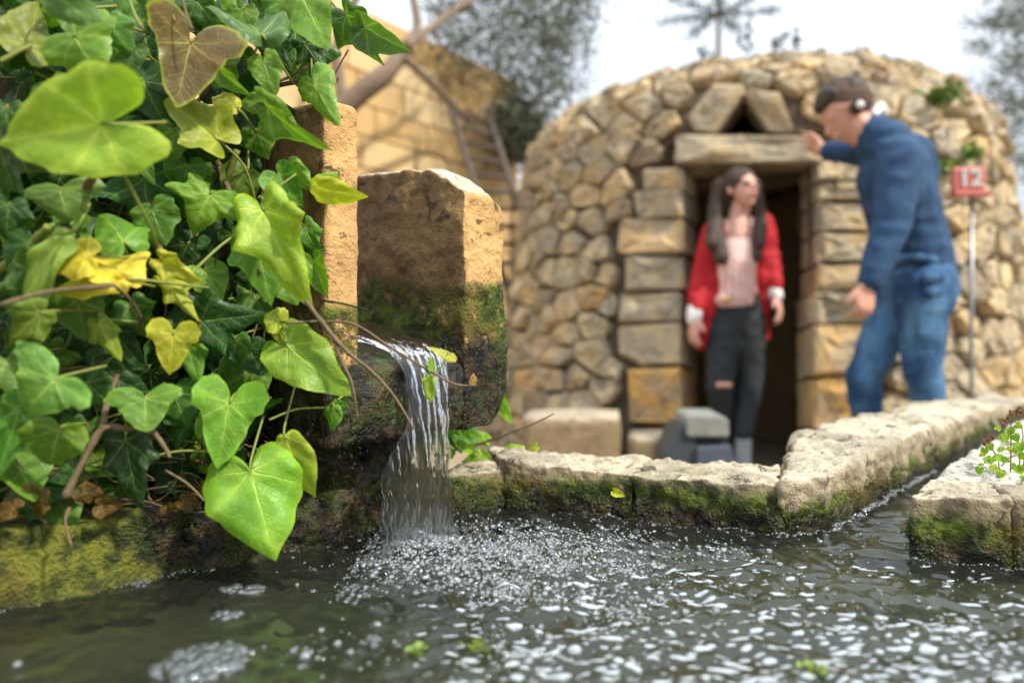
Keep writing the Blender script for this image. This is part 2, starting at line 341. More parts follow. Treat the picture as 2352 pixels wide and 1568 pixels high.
# ---------------------------------------------------------------- displaced stones
def rock(name, cor, res, r, amp, mat, parent=None, seed=0, freq=22, fine=.35, chunk=0.0, warp=None):
    """cor: 8 corners (4 bottom ccw, 4 top ccw); res = cell size; r = rounding radius in metres"""
    c = [Vector(q) for q in cor]
    Lx = max((c[1] - c[0]).length, (c[5] - c[4]).length); Ly = max((c[3] - c[0]).length, (c[2] - c[1]).length); Lz = max((c[4] - c[0]).length, (c[6] - c[2]).length)
    n = [max(3, min(90, int(l / res))) for l in (Lx, Ly, Lz)]; Ls = (Lx, Ly, Lz)
    idx = {}; vs = []; fs = []
    def vert(a, b, d):
        k = (a, b, d)
        if k in idx: return idx[k]
        u = [a / n[0] * 2 - 1, b / n[1] * 2 - 1, d / n[2] * 2 - 1]
        h = [l / 2 for l in Ls]; rr = min(r, min(h) * .95)
        q = Vector([u[i] * h[i] for i in range(3)])
        inn = Vector([max(-(h[i] - rr), min(h[i] - rr, q[i])) for i in range(3)]); dd = q - inn
        if dd.length > rr * .999 and dd.length > 1e-9: q = inn + dd.normalized() * rr
        t = [(q[i] / h[i] + 1) / 2 for i in range(3)]
        bl = lambda A, B, C_, D, s_, t_: A * (1 - s_) * (1 - t_) + B * s_ * (1 - t_) + C_ * s_ * t_ + D * (1 - s_) * t_
        w_ = bl(c[0], c[1], c[2], c[3], t[0], t[1]) * (1 - t[2]) + bl(c[4], c[5], c[6], c[7], t[0], t[1]) * t[2]
        idx[k] = len(vs); vs.append(w_); return idx[k]
    for ax in range(3):
        o1, o2 = [(1, 2), (2, 0), (0, 1)][ax]
        for side in (0, n[ax]):
            for i in range(n[o1]):
                for j in range(n[o2]):
                    ks = []
                    for (di, dj) in ((0, 0), (1, 0), (1, 1), (0, 1)):
                        k = [0, 0, 0]; k[ax] = side; k[o1] = i + di; k[o2] = j + dj; ks.append(vert(*k))
                    fs.append(tuple(ks) if side else tuple(ks[::-1]))
    if warp: vs = [warp(v) for v in vs]
    me = mesh(name, vs, fs); no = np.zeros(len(vs) * 3); me.vertices.foreach_get('normal', no); no = no.reshape(-1, 3)
    so = Vector((seed * 3.7, seed * 1.3, seed * 7.1)); out = np.zeros((len(vs), 3))
    for i, v in enumerate(vs):
        q = v * freq + so
        h = noise.fractal(q, .9, 2.0, 5) * .8 + fine * noise.noise(q * 5.3) * .5
        if chunk:
            h += chunk * (abs(noise.noise(v * freq * .45 + so)) * 2 - .6)
        out[i] = np.array(v) + no[i] * h * amp
    me.vertices.foreach_set('co', out.ravel()); me.update()
    o = link(name, me, mat, parent); return o
def blk(quad, z0, z1, tz=None):
    """quad: 4 xy points ccw; returns 8 corners; tz optional per-corner top heights"""
    tz = tz or [z1] * 4
    return [(x, y, z0) for x, y in quad] + [(x, y, t) for (x, y), t in zip(quad, tz)]

trim = near_stone('trough_limestone', (.32, .25, .15), (.54, .46, .33), .486, .010, .462, moss_amt=.9)
trimd = near_stone('channel_limestone', (.42, .34, .22), (.55, .48, .35), .474, .016, .455, moss_amt=.75)
trimg = near_stone('grey_pitted_limestone', (.44, .40, .31), (.58, .55, .47), .478, .012, .450, moss_amt=.9)
mossr = near_stone('mossy_rim_stone', (.20, .15, .04), (.22, .20, .04), .60, .01, .4385, moss_amt=1.25, mossA=(.17, .18, .02), mossB=(.040, .055, .007), darkx=(-.36, -.30))
darkr = near_stone('wet_dark_rock', (.16, .10, .05), (.10, .08, .04), .60, .02, .58, moss_amt=.4)
trough = empty('stone_trough', (.3, 1.0, 0), 'low limestone water trough with mossy sides holding the pool and its narrow outlet channel', 'trough')
def S(quad, z0, tz, res, r, amp, mat, seed, freq=26, chunk=.6):
    c = sum((Vector(q) for q in quad), Vector((0, 0))) / 4; quad = [tuple(Vector(q) + (Vector(q) - c).normalized() * .0035) for q in quad]
    return rock('stone', blk(quad, z0, None, tz), res * .85, r * .55, amp * 1.25, mat, trough, seed, freq=freq, chunk=chunk + .3, fine=.6)
# back rim
S([(-.14, .90), (-.098, .856), (-.012, .9), (-.04, 1.02)], .25, [.478, .492, .497, .485], .0042, .018, .0065, trim, 1, chunk=.5)
S([(-.010, .902), (.148, .846), (.190, .955), (-.035, 1.02)], .25, [.505, .497, .497, .503], .0040, .014, .006, trim, 2, chunk=.45)
S([(.150, .845), (.309, .784), (.352, .900), (.193, .954)], .25, [.495, .498, .500, .494], .0040, .012, .006, trim, 3, chunk=.45)
# left coping of the channel
S([(.3085, .7815), (.373, .803), (.533, .972), (.425, 1.045)], .25, [.503, .503, .517, .505], .0045, .016, .007, trimd, 4, chunk=.5)
S([(.537, .977), (.757, 1.210), (.655, 1.300), (.43, 1.060)], .25, [.516, .520, .528, .515], .006, .03, .010, trimd, 5, freq=16, chunk=.4)
S([(.762, 1.215), (1.05, 1.52), (.955, 1.61), (.665, 1.310)], .25, [.512, .512, .519, .521], .008, .035, .011, trimd, 6, freq=12, chunk=.4)
S([(1.055, 1.525), (1.68, 2.185), (1.58, 2.28), (.962, 1.615)], .25, [.512, .480, .485, .512], .012, .03, .011, trimd, 7, freq=9, chunk=.4)
# right block
S([(.4085, .6956), (.486, .667), (.510, .728), (.455, .744)], .25, [.504, .507, .510, .508], .0036, .010, .0045, trim, 8, chunk=.45)
S([(.490, .6655), (.72, .582), (.742, .645), (.514, .727)], .25, [.510, .506, .506, .511], .0040, .012, .0055, trim, 9, chunk=.45)
S([(.458, .750), (.540, .735), (.745, .955), (.698, 1.000)], .25, [.510, .503, .512, .515], .0042, .014, .006, trimg, 10, chunk=.6)
S([(.703, 1.005), (.75, .96), (1.25, 1.45), (1.19, 1.52)], .25, [.517, .512, .505, .505], .009, .02, .009, trimg, 11, freq=12, chunk=.4)
S([(.722, .581), (1.1, .44), (1.15, .52), (.744, .644)], .25, [.506] * 4, .012, .02, .008, trim, 12, freq=12)
# left mossy rim and dark wet rock
S([(-.95, .105), (-.315, .650), (-.38, .735), (-1.03, .20)], .25, [.512, .505, .505, .510], .0055, .018, .006, mossr, 13, freq=14, chunk=.3)
S([(-.318, .648), (-.165, .772), (-.245, .875), (-.385, .735)], .25, [.500, .505, .53, .51], .0036, .020, .010, darkr, 14, freq=20, chunk=.8)
S([(-.215, .760), (-.085, .858), (-.165, .960), (-.30, .86)], .25, [.553, .553, .553, .553], .0036, .012, .011, darkr, 15, freq=20, chunk=.8)
# masonry body under the rim, pool floor
bm_ = MB()
def body(a, b, th, z0, z1):
    a = Vector(a + (0,)); b = Vector(b + (0,)); nrm = Vector((-(b - a).y, (b - a).x, 0)).normalized() * th
    q = [a, b, b + nrm, a + nrm]; vs = [(p.x, p.y, z0) for p in q] + [(p.x, p.y, z1) for p in q]
    bm_.add(vs, [(0, 3, 2, 1), (4, 5, 6, 7), (0, 1, 5, 4), (1, 2, 6, 5), (2, 3, 7, 6), (3, 0, 4, 7)])
for a, b, th in (((-1.0, .07), (-.17, .78), .11), ((-.13, .87), (-.01, .915), .09), ((-.01, .912), (.32, .80), .1), ((.38, .82), (1.66, 2.2), .09), ((.42, .71), (1.1, .46), .05), ((1.2, 1.5), (.47, .75), .045)):
    body(a, b, th, -.02, .30)
bm_.build('trough_body', M['mortar'], trough, False)
fl, ff = grid_sheet(np.linspace(-1.05, 1.1, 120), np.linspace(-.75, 1.0, 100), lambda X, Y: .345 + .012 * np.sin(X * 9 + 1.3 * Y) * np.cos(Y * 11) + .04 * np.clip((X - .05) / .4, 0, 1))
link('pool_floor', mesh('pool_floor', fl, [tuple(f) for f in ff.tolist()]), M['silt'], trough)
cf = MB(); cf.add([(.36, .74, .412), (.46, .68, .412), (1.75, 2.02, .42), (1.62, 2.12, .42)], [(0, 1, 2, 3)]); cf.build('channel_floor', M['silt2'], trough)
cl = MB(); cl.box((0, -.76, .2), (2.2, .1, .42)); cl.box((1.12, -.1, .2), (.1, 1.3, .42)); cl.box((-1.06, -.3, .2), (.1, 1.0, .42)); cl.build('near_wall', M['mortar'], trough, False)
# earth bed behind the right block
bv, bf = grid_sheet(np.linspace(.0, 1.0, 30), np.linspace(0, 1, 30), lambda X, Y: X * 0)
bv2 = []
for (a, b, _) in bv:
    p = Vector((.50, .72)).lerp(Vector((1.12, .50)), a).lerp(Vector((.72, .96)).lerp(Vector((1.6, 1.0)), a), b)
    bv2.append((p.x, p.y, .478 + .012 * noise.fractal(Vector((p.x * 14, p.y * 14, 0)), .8, 2, 4)))
tag(link('earth_bed', mesh('earth_bed', bv2, [tuple(f) for f in bf.tolist()]), M['soil']), kind='structure')

# ---------------------------------------------------------------- spout
from mathutils import Euler
O2 = Vector((-.112, .76)); T2 = Vector((.64, .77)); N2 = Vector((.77, -.64))
def sp(s, f, z): q = O2 + T2 * s + N2 * f; return (q.x, q.y, z)
def spb(s0, s1, f0, f1, zb, zt):   # zt: tops at (f0,s0),(f1,s0),(f1,s1),(f0,s1)
    k = [(s0, f0), (s0, f1), (s1, f1), (s1, f0)]
    return [sp(s, f, zb) for s, f in k] + [sp(s, f, z) for (s, f), z in zip(k, zt)]
nd3 = (N2.x, N2.y, 0)
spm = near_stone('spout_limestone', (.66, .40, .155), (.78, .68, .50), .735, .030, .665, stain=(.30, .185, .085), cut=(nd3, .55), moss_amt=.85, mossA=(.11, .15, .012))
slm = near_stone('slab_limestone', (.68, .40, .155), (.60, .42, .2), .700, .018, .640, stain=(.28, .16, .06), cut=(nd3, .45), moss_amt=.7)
flm = near_stone('spout_floor_stone', (.2, .14, .08), (.16, .12, .07), .60, .02, .72, moss_amt=.5)
spout = empty('stone_spout', sp(0, -.1, .55), 'rough hewn limestone spout with tall side walls pouring water into the pool', 'spout')
def spwarp(v):
    f = (Vector((v.x, v.y)) - O2).dot(N2); s_ = (Vector((v.x, v.y)) - O2).dot(T2); zt = .882 + (-f - .062) * .10 if f < -.062 else .882 - (f + .062) * .62
    zt -= .012 * max(0, (s_ - .14) / .025); zb = .553 + .05 * max(0, (s_ - .13) / .035) ** 2
    t = (v.z - .553) / .327; return Vector((v.x, v.y, zb + (zt - zb) * t))
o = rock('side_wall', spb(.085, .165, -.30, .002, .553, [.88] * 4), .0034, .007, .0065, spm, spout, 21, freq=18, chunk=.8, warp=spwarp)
tag(o, 'right wall of the spout, brown inner face, orange cut end and pale broken top')
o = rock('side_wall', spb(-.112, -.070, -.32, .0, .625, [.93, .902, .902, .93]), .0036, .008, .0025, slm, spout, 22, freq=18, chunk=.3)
tag(o, 'left wall of the spout, a thin upright orange slab half hidden by ivy')
rock('floor_block', spb(-.114, .086, -.32, .004, .553, [.705, .642, .637, .705]), .0036, .012, .006, flm, spout, 23, freq=22, chunk=.6)

# ---------------------------------------------------------------- water
POOL = [(-.95, .09), (-.168, .775), (-.115, .862), (-.02, .915), (.31, .800), (.36, .812), (1.60, 2.13), (1.70, 2.05), (.425, .705), (1.08, .47), (1.08, -.73), (-1.02, -.73)]
def inpoly(X, Y, poly):
    ins = np.zeros(X.shape, bool); n = len(poly)
    for i in range(n):
        x1, y1 = poly[i]; x2, y2 = poly[(i + 1) % n]
        c = ((y1 > Y) != (y2 > Y)) & (X < (x2 - x1) * (Y - y1) / (y2 - y1 + 1e-12) + x1); ins ^= c
    return ins
WZ = .44; IMP = np.array([-.098, .722])
wx = np.concatenate([np.linspace(-1.05, -.62, 30)[:-1], np.arange(-.62, .80, .0031), np.linspace(.81, 1.75, 110)])
wy = np.concatenate([np.linspace(-.75, .30, 60)[:-1], np.arange(.30, .92, .0031), np.linspace(.93, 2.15, 130)])
def wh(X, Y):
    rs = np.random.RandomState(4)
    r = np.hypot(X - IMP[0], Y - IMP[1]); h = np.zeros_like(X)
    act = np.exp(-r / .20) * 1.0
    fan = 1 / (1 + np.exp(-((X + .10) * 14 + (.62 - Y) * 2)))          # right of the impact = rippled, left = calm
    amp = .10 + .9 * fan
    wrp = .012 * np.sin(X * 31 + 3 * np.sin(Y * 17)) + .010 * np.sin(Y * 43 + 2 * np.sin(X * 23))
    for i in range(34):                        # ring-like ripples travelling away
        lam = rs.uniform(.010, .034); th = rs.uniform(-math.pi, math.pi)
        cx, cy = IMP[0] + rs.uniform(-.05, .05), IMP[1] + rs.uniform(-.04, .04)
        rr = np.hypot(X - cx, Y - cy) + wrp * .5
        h += lam * .0135 * np.sin(rr * 2 * math.pi / lam + th) * (.25 * amp + act * .9)
    for i in range(46):
        lam = rs.uniform(.014, .05); th = rs.uniform(-math.pi, math.pi); a = rs.normal(math.radians(-75), .75)
        h += lam * .0145 * np.sin((X * math.cos(a) + Y * math.sin(a) + wrp) * 2 * math.pi / lam + th) * (.42 * amp + .9 * act)
    h += .006 * act * np.sin(r * 90) * np.exp(-r / .05)
    for i in range(14):
        lam = rs.uniform(.0065, .010); a = rs.uniform(0, 6.28); h += lam * .020 * np.sin((X * math.cos(a) + Y * math.sin(a) + wrp * 1.5) * 2 * math.pi / lam + i) * np.exp(-(r / .17) ** 2)
    return WZ + h
wv, wf = grid_sheet(wx, wy, wh)
cen = wv[wf].mean(1); keep = inpoly(cen[:, 0], cen[:, 1], POOL); wf = wf[keep]
used = np.unique(wf); rem = -np.ones(len(wv), int); rem[used] = np.arange(len(used)); wv = wv[used]; wf = rem[wf]
tag(link('water', mesh('water', wv, wf.tolist()), M['water']), kind='structure')
def waterz(x, y): return float(wh(np.array([[x]]), np.array([[y]]))[0, 0])

def loft_sheet(secs, nu, nv, thick, seed, amp):
    """secs: list of (s0, s1, f, z); closed flattened tube with streaky relief"""
    ks = np.linspace(0, len(secs) - 1, nv); out = []
    A = np.array(secs, float)
    for k in ks:
        i = min(int(k), len(secs) - 2); t = k - i; t = t * t * (3 - 2 * t) if False else t
        a = A[max(i - 1, 0)]; b = A[i]; c = A[i + 1]; e = A[min(i + 2, len(secs) - 1)]
        out.append(.5 * ((2 * b) + (c - a) * t + (2 * a - 5 * b + 4 * c - e) * t * t + (3 * b - a - 3 * c + e) * t ** 3))
    vs = []; fs = []
    for j, (s0, s1, f, z) in enumerate(out):
        prev = out[max(j - 1, 0)]; nxt = out[min(j + 1, nv - 1)]
        df, dz = nxt[2] - prev[2], nxt[3] - prev[3]; l = math.hypot(df, dz) + 1e-9; nf, nz_ = -dz / l, df / l   # outward normal in (f,z)
        L_ = j / nv
        for i in range(nu):
            a = 2 * math.pi * i / nu; u = (1 - math.cos(a)) / 2; side = math.sin(a)
            s_ = s0 + (s1 - s0) * u
            sw = s_ + .007 * noise.noise(Vector((s_ * 22, z * 12, seed + 2))) + .0015 * noise.noise(Vector((s_ * 70, z * 50, seed + 3)))
            st = noise.noise(Vector((sw * 120 + seed, z * 12 + f * 9, seed))) + .7 * noise.noise(Vector((sw * 290, z * 26, seed + 4))) + .45 * noise.noise(Vector((sw * 620, z * 60, seed + 7)))
            st += .7 * noise.noise(Vector((s_ * 50, z * 45, seed + 9)))
            off = side * thick * (.55 + .45 * abs(side)) + st * amp * (1 if side >= 0 else .25)
            s2 = s_ + .0022 * noise.noise(Vector((s_ * 30, z * 55, seed + 5))) * (1 + 1.5 * L_)
            vs.append(sp(s2, f + nf * off, z + nz_ * off))
    for j in range(nv - 1):
        for i in range(nu):
            i2 = (i + 1) % nu; fs.append((j * nu + i, j * nu + i2, (j + 1) * nu + i2, (j + 1) * nu + i))
    return vs, fs
stream = empty('water_stream', sp(0, .02, WZ), 'clear stream of water falling from the stone spout into the pool', 'water stream')
vs, fs = loft_sheet([(-.070, .084, -.24, .694), (-.070, .084, -.14, .680), (-.068, .080, -.06, .664), (-.040, .060, -.012, .654), (-.026, .046, .010, .636), (-.022, .036, .020, .600), (-.034, .032, .026, .565), (-.060, .031, .029, .535), (-.068, .031, .030, .500), (-.068, .034, .031, .465), (-.066, .038, .032, .432)], 120, 170, .0040, 1, .0021)
link('main_fall', mesh('main_fall', vs, fs), M['stream'], stream)
dr = MB()
def bub(mb, c, r, sides=7, rings=3, flat=.8, full=False, rnd=0):
    vs = []; fs = []; lo = -math.pi / 2 if full else -.25; nr = rings * 2 if full else rings
    for j in range(nr):
        a = lo + (math.pi / 2 - lo) * j / nr
        for i in range(sides):
            b = 2 * math.pi * (i + .5 * (j % 2)) / sides; vs.append((c[0] + r * math.cos(a) * math.cos(b), c[1] + r * math.cos(a) * math.sin(b), c[2] + r * math.sin(a) * flat))
    vs.append((c[0], c[1], c[2] + r * flat))
    for j in range(nr - 1):
        for i in range(sides):
            i2 = (i + 1) % sides; fs.append((j * sides + i, j * sides + i2, (j + 1) * sides + i2, (j + 1) * sides + i))
    for i in range(sides): fs.append(((nr - 1) * sides + i, (nr - 1) * sides + (i + 1) % sides, nr * sides))
    mb.add(vs, fs, rnd)
for _ in range(90):
    a = random.uniform(0, 6.28); rr = random.gauss(.05, .03); z = WZ + abs(random.gauss(.012, .018))
    bub(dr, (IMP[0] + rr * math.cos(a), IMP[1] + rr * math.sin(a) * .8, z), random.uniform(.0005, .0014), 6, 2, 1, True)
for _ in range(60):
    s_ = random.uniform(-.11, -.07); q = sp(s_, random.uniform(0, .02), random.uniform(.45, .56)); bub(dr, q, random.uniform(.0005, .0012), 6, 2, 1.3, True)
dr.build('splash_drops', M['stream'], stream)['kind'] = 'stuff'

# foam
import time; print('water', time.process_time())
fo = MB(); POOLa = np.array(POOL)
def inside(x, y): return bool(inpoly(np.array([x]), np.array([y]), POOL)[0])
cnt = 0
lim = [(PW(1010, 1180), PW(1500, 1215))]
fx, fy, fr = [], [], []
clus = [(IMP[0] + random.gauss(.10, .12), IMP[1] - abs(random.gauss(.0, .12)) + random.uniform(0, .07)) for _ in range(70)]
tries = 0
while len(fx) < 8000 and tries < 90000:
    tries += 1
    k = random.random()
    if k < .50:
        a = random.uniform(-math.pi, math.pi); r_ = abs(random.gauss(.02, .085)) + .012; x = IMP[0] + r_ * math.cos(a) * 1.35 + .045; y = IMP[1] + r_ * math.sin(a) * .9 - .01
    elif k < .84:
        c = random.choice(clus); x = c[0] + random.gauss(0, .016); y = c[1] + random.gauss(0, .013)
    else:
        x = IMP[0] + random.uniform(-.03, .55); y = IMP[1] - random.uniform(-.09, .38)
        if random.random() > .5: continue
    if x < -.16 and random.random() < .93: continue
    if x < -.04 and y < .60 and random.random() < .8: continue
    if not inside(x, y): continue
    fx.append(x); fy.append(y); fr.append(min(.0042, max(.0009, random.lognormvariate(math.log(.0013), .5))))
# waterline foam along the channel and walls
def edge_foam(a, b, nb, w_, rmin, rmax):
    for _ in range(nb):
        t = random.random(); fx.append(a[0] + (b[0] - a[0]) * t + random.gauss(0, w_)); fy.append(a[1] + (b[1] - a[1]) * t + random.gauss(0, w_)); fr.append(random.uniform(rmin, rmax))
edge_foam((.372, .797), (.72, 1.165), 520, .0025, .0010, .0028)
edge_foam((.01, .888), (.306, .778), 170, .0022, .0006, .0013); edge_foam((.41, .690), (.52, .650), 70, .002, .0006, .0013)
edge_foam((-.36, .61), (-.17, .768), 160, .003, .0006, .0014); edge_foam((-.42, .555), (-.36, .61), 60, .002, .0006, .001)
edge_foam((-.135, .690), (-.068, .768), 700, .009, .0007, .0024); edge_foam((.30, .772), (.375, .793), 60, .004, .001, .002)
zz = wh(np.array([fx]), np.array([fy]))[0]
for x, y, r_, z in zip(fx, fy, fr, zz):
    y_ = .8 if r_ < .003 else .7
    st_ = math.hypot((x + .102), (y - .728)) ; z += abs(random.gauss(0, .006)) * max(0, 1 - st_ / .055) ** 1.2
    bub(fo, (x, y, z), r_, 7 if r_ > .0015 else 6, 3 if r_ > .0015 else 2, random.uniform(.5, .9))
ob = fo.build('foam', M['bubble']); tag(ob, 'white foam of tiny bubbles spreading over the pool from where the stream lands', 'foam', kind='stuff')
fk = MB(); k_ = 0; fkp = []  # flat pale domes added as painted sky glints, mixed with drifting foam
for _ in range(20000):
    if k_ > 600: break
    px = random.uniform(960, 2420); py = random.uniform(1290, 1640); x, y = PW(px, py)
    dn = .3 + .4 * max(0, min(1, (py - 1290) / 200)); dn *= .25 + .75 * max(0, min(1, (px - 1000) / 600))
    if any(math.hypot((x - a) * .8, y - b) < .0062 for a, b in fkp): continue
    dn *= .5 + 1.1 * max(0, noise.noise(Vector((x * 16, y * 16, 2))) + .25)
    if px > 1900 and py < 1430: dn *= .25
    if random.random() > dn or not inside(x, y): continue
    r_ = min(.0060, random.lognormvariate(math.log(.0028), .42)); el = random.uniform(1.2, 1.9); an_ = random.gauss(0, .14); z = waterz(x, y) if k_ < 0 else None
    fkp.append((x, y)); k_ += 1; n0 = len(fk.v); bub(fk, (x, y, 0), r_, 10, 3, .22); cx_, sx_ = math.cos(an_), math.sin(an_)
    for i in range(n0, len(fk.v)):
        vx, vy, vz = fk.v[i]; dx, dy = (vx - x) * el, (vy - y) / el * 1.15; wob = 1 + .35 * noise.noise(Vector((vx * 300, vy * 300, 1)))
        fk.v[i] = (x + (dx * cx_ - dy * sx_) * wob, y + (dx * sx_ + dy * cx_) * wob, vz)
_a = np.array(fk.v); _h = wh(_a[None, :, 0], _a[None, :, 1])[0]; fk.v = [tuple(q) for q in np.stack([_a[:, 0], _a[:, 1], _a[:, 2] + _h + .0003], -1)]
tag(fk.build('foam_glint_flecks', M['fleck']), 'pale flecks standing in for sky glints and foam on the dark pool towards the outlet channel', 'foam', kind='stuff')
def cluster(px, py, wpx, n_, rmin, rmax, label, grp=None, name='bubble_cluster', hh=.5):
    x0, y0 = PW(px, py); w0 = wpx / F * y0; mb = MB()
    for i in range(n_):
        a = random.uniform(0, 6.28); q = math.sqrt(random.random()); r_ = random.uniform(rmin, rmax)
        bub(mb, (x0 + q * math.cos(a) * w0 / 2, y0 + q * math.sin(a) * w0 * hh, WZ + (1 - q) * rmax * .5), r_, 10, 5, .8)
    o = mb.build(name, M['clearb']); tag(o, label, 'bubbles', grp); return o
cluster(462, 1525, 190, 190, .0012, .0062, 'large cluster of big round bubbles floating on dark water at the lower left')
cluster(560, 1355, 110, 34, .0020, .0050, 'flat patch of bubbles left of the stream landing, the upper of two', hh=.22)
cluster(520, 1415, 75, 16, .0020, .0045, 'small flat patch of bubbles just below a wider one, left of the stream', hh=.22)
cluster(810, 1365, 80, 44, .0012, .0032, 'loose group of small bubbles in front of the falling stream', hh=.8)
cluster(850, 1475, 52, 12, .002, .0042, 'tight little bubble cluster standing alone on the dark water below the stream')
cluster(324, 1340, 40, 10, .0015, .003, 'tiny bubble cluster touching the yellow green mossy rim')
for k, (px, py, r_, lb) in enumerate([(1180, 1155, .0085, 'grey pebble sized bubble floating against the mossy back rim'), (40, 1528, .0035, 'lone bubble near the lower left corner of the pool'),
        (700, 1510, .0045, 'single bubble right of the large bubble cluster'), (775, 1478, .0035, 'single bubble between the large cluster and the small one'),
        (738, 1454, .0028, 'smallest single bubble above the lone bubbles left of centre'), (1345, 1182, .0042, 'bubble dome close to the middle of the back rim'), (1398, 1188, .0035, 'bubble dome just right of another near the back rim')]):
    x0, y0 = PW(px, py); mb = MB(); bub(mb, (x0, y0, waterz(x0, y0)), r_, 20, 9, .95); tag(mb.build('bubble', M['bubble']), lb, 'bubble')
# things floating / growing in the water
def algae(px, py, wpx, label, col):
    x0, y0 = PW(px, py); w0 = wpx / F * y0; mb = MB()
    for i in range(26):
        a = random.uniform(0, 6.28); q = random.random() * w0 * .5; x = x0 + q * math.cos(a); y = y0 + q * math.sin(a)
        l = random.uniform(.003, .008); b = random.uniform(0, 6.28); z = WZ + random.uniform(0, .004)
        mb.add([(x, y, z), (x + l * math.cos(b), y + l * math.sin(b), z + .001), (x + l * math.cos(b + .8), y + l * math.sin(b + .8), z + .002), (x + l * .8 * math.cos(b + 1.4), y + l * .8 * math.sin(b + 1.4), z)], [(0, 1, 2, 3)])
    tag(mb.build('algae_clump', col), label, 'algae')
algae(1095, 1495, 80, 'green weed clump breaking the water among bubbles, below the stream', M['mossy'])
algae(1870, 1542, 50, 'bright green weed scrap floating at the bottom edge right of centre', M['weed'])
algae(957, 1500, 26, 'small pale green scrap floating left of the darker weed clump', M['weed'])

# ---------------------------------------------------------------- moss tufts on the wet walls
mo = MB(); rocks = [o for o in bpy.data.objects if o.type == 'MESH' and o.parent in (trough, spout) and o.name.split('.')[0] in ('stone', 'side_wall', 'floor_block')]
for o in rocks:
    me = o.data; mn = me.materials[0].name
    top = {'spout_limestone': .755, 'slab_limestone': .71, 'mossy_rim_stone': .506, 'spout_floor_stone': .60, 'wet_dark_rock': .5, 'channel_limestone': .487}.get(mn, .488)
    prob = {'spout_limestone': .30, 'slab_limestone': .15, 'mossy_rim_stone': .22, 'spout_floor_stone': .04, 'wet_dark_rock': .05, 'channel_limestone': .35}.get(mn, .42)
    for v in me.vertices:
        if v.co.z < top - random.random() * .02 and v.co.z > WZ - .002 and v.normal.z < .6 and v.co.y < 1.3:
            if noise.noise(v.co * 26) < .02 or random.random() > prob: continue
            for _ in range(2):
                dirn = (v.normal * random.uniform(.3, 1) + Vector((random.gauss(0, .6), random.gauss(0, .6), random.gauss(-.25, .6)))).normalized()
                l = random.uniform(.0012, .0038); sd_ = dirn.cross(Vector((random.random(), random.random(), random.random()))).normalized() * l * .28
                p0 = v.co + v.normal * .0003; mo.add([p0 - sd_, p0 + sd_, p0 + dirn * l], [(0, 1, 2)], random.random())
import time; print('moss', len(mo.f), time.process_time())
mm_ = N('moss_tufts'); r_ = mm_.attr('rnd'); M['tuft'] = mm_.done(mm_.bsdf(mm_.ramp(r_, [(0, (.018, .032, .004)), (.6, (.075, .105, .010)), (1, (.19, .21, .02))]), .8))
tag(mo.build('moss', M['tuft'], smooth=False), 'green moss growing on the wet sides of the trough and the spout', 'moss', kind='stuff')

# ================================================================ STONE HUT
HC = Vector((1.635, 4.93)); FRONT = math.atan2(-HC.y, -HC.x)
PROF = [(-.05, 1.80), (.3, 1.76), (.6, 1.72), (1.1, 1.64), (1.6, 1.59), (1.85, 1.56), (2.0, 1.51), (2.12, 1.40), (2.23, 1.20), (2.32, .92), (2.39, .58), (2.425, .2), (2.43, .0)]
PU = [0.0]
for (z0, r0), (z1, r1) in zip(PROF, PROF[1:]): PU.append(PU[-1] + math.hypot(z1 - z0, r1 - r0))
UMAX = PU[-1]; RREF = 1.62
def prof(u):
    u = max(0, min(UMAX - 1e-6, u))
    for i in range(len(PU) - 1):
        if u <= PU[i + 1]:
            t = (u - PU[i]) / (PU[i + 1] - PU[i]); a, b = PROF[i], PROF[i + 1]; return a[0] + (b[0] - a[0]) * t, a[1] + (b[1] - a[1]) * t, (b[0] - a[0]), (b[1] - a[1])
def hut(s, u, off=0):       # s = arc coordinate at RREF, positive = towards image right
    z, r, dz, dr_ = prof(u); th = FRONT + s / RREF; l = math.hypot(dz, dr_); nr_, nz_ = dz / l, -dr_ / l
    rr = r + nr_ * off; return Vector((HC.x + rr * math.cos(th), HC.y + rr * math.sin(th), z + nz_ * off))
def hut_px(px, py):         # ray from the camera to the hut skin
    d = Vector(((px - 1176) / F, 1, -(py - 784) / F)); y = 2.5
    while y < 6.5:
        q = Vector((0, 0, CAMZ)) + d * y; rr = math.hypot(q.x - HC.x, q.y - HC.y)
        for i in range(len(PROF) - 1):
            if PROF[i][0] <= q.z <= PROF[i + 1][0] and rr <= PROF[i][1] + (PROF[i + 1][1] - PROF[i][1]) * (q.z - PROF[i][0]) / (PROF[i + 1][0] - PROF[i][0]):
                th = math.atan2(q.y - HC.y, q.x - HC.x) - FRONT; t = (q.z - PROF[i][0]) / (PROF[i + 1][0] - PROF[i][0])
                return th * RREF, PU[i] + (PU[i + 1] - PU[i]) * t
        y += .01
    return None
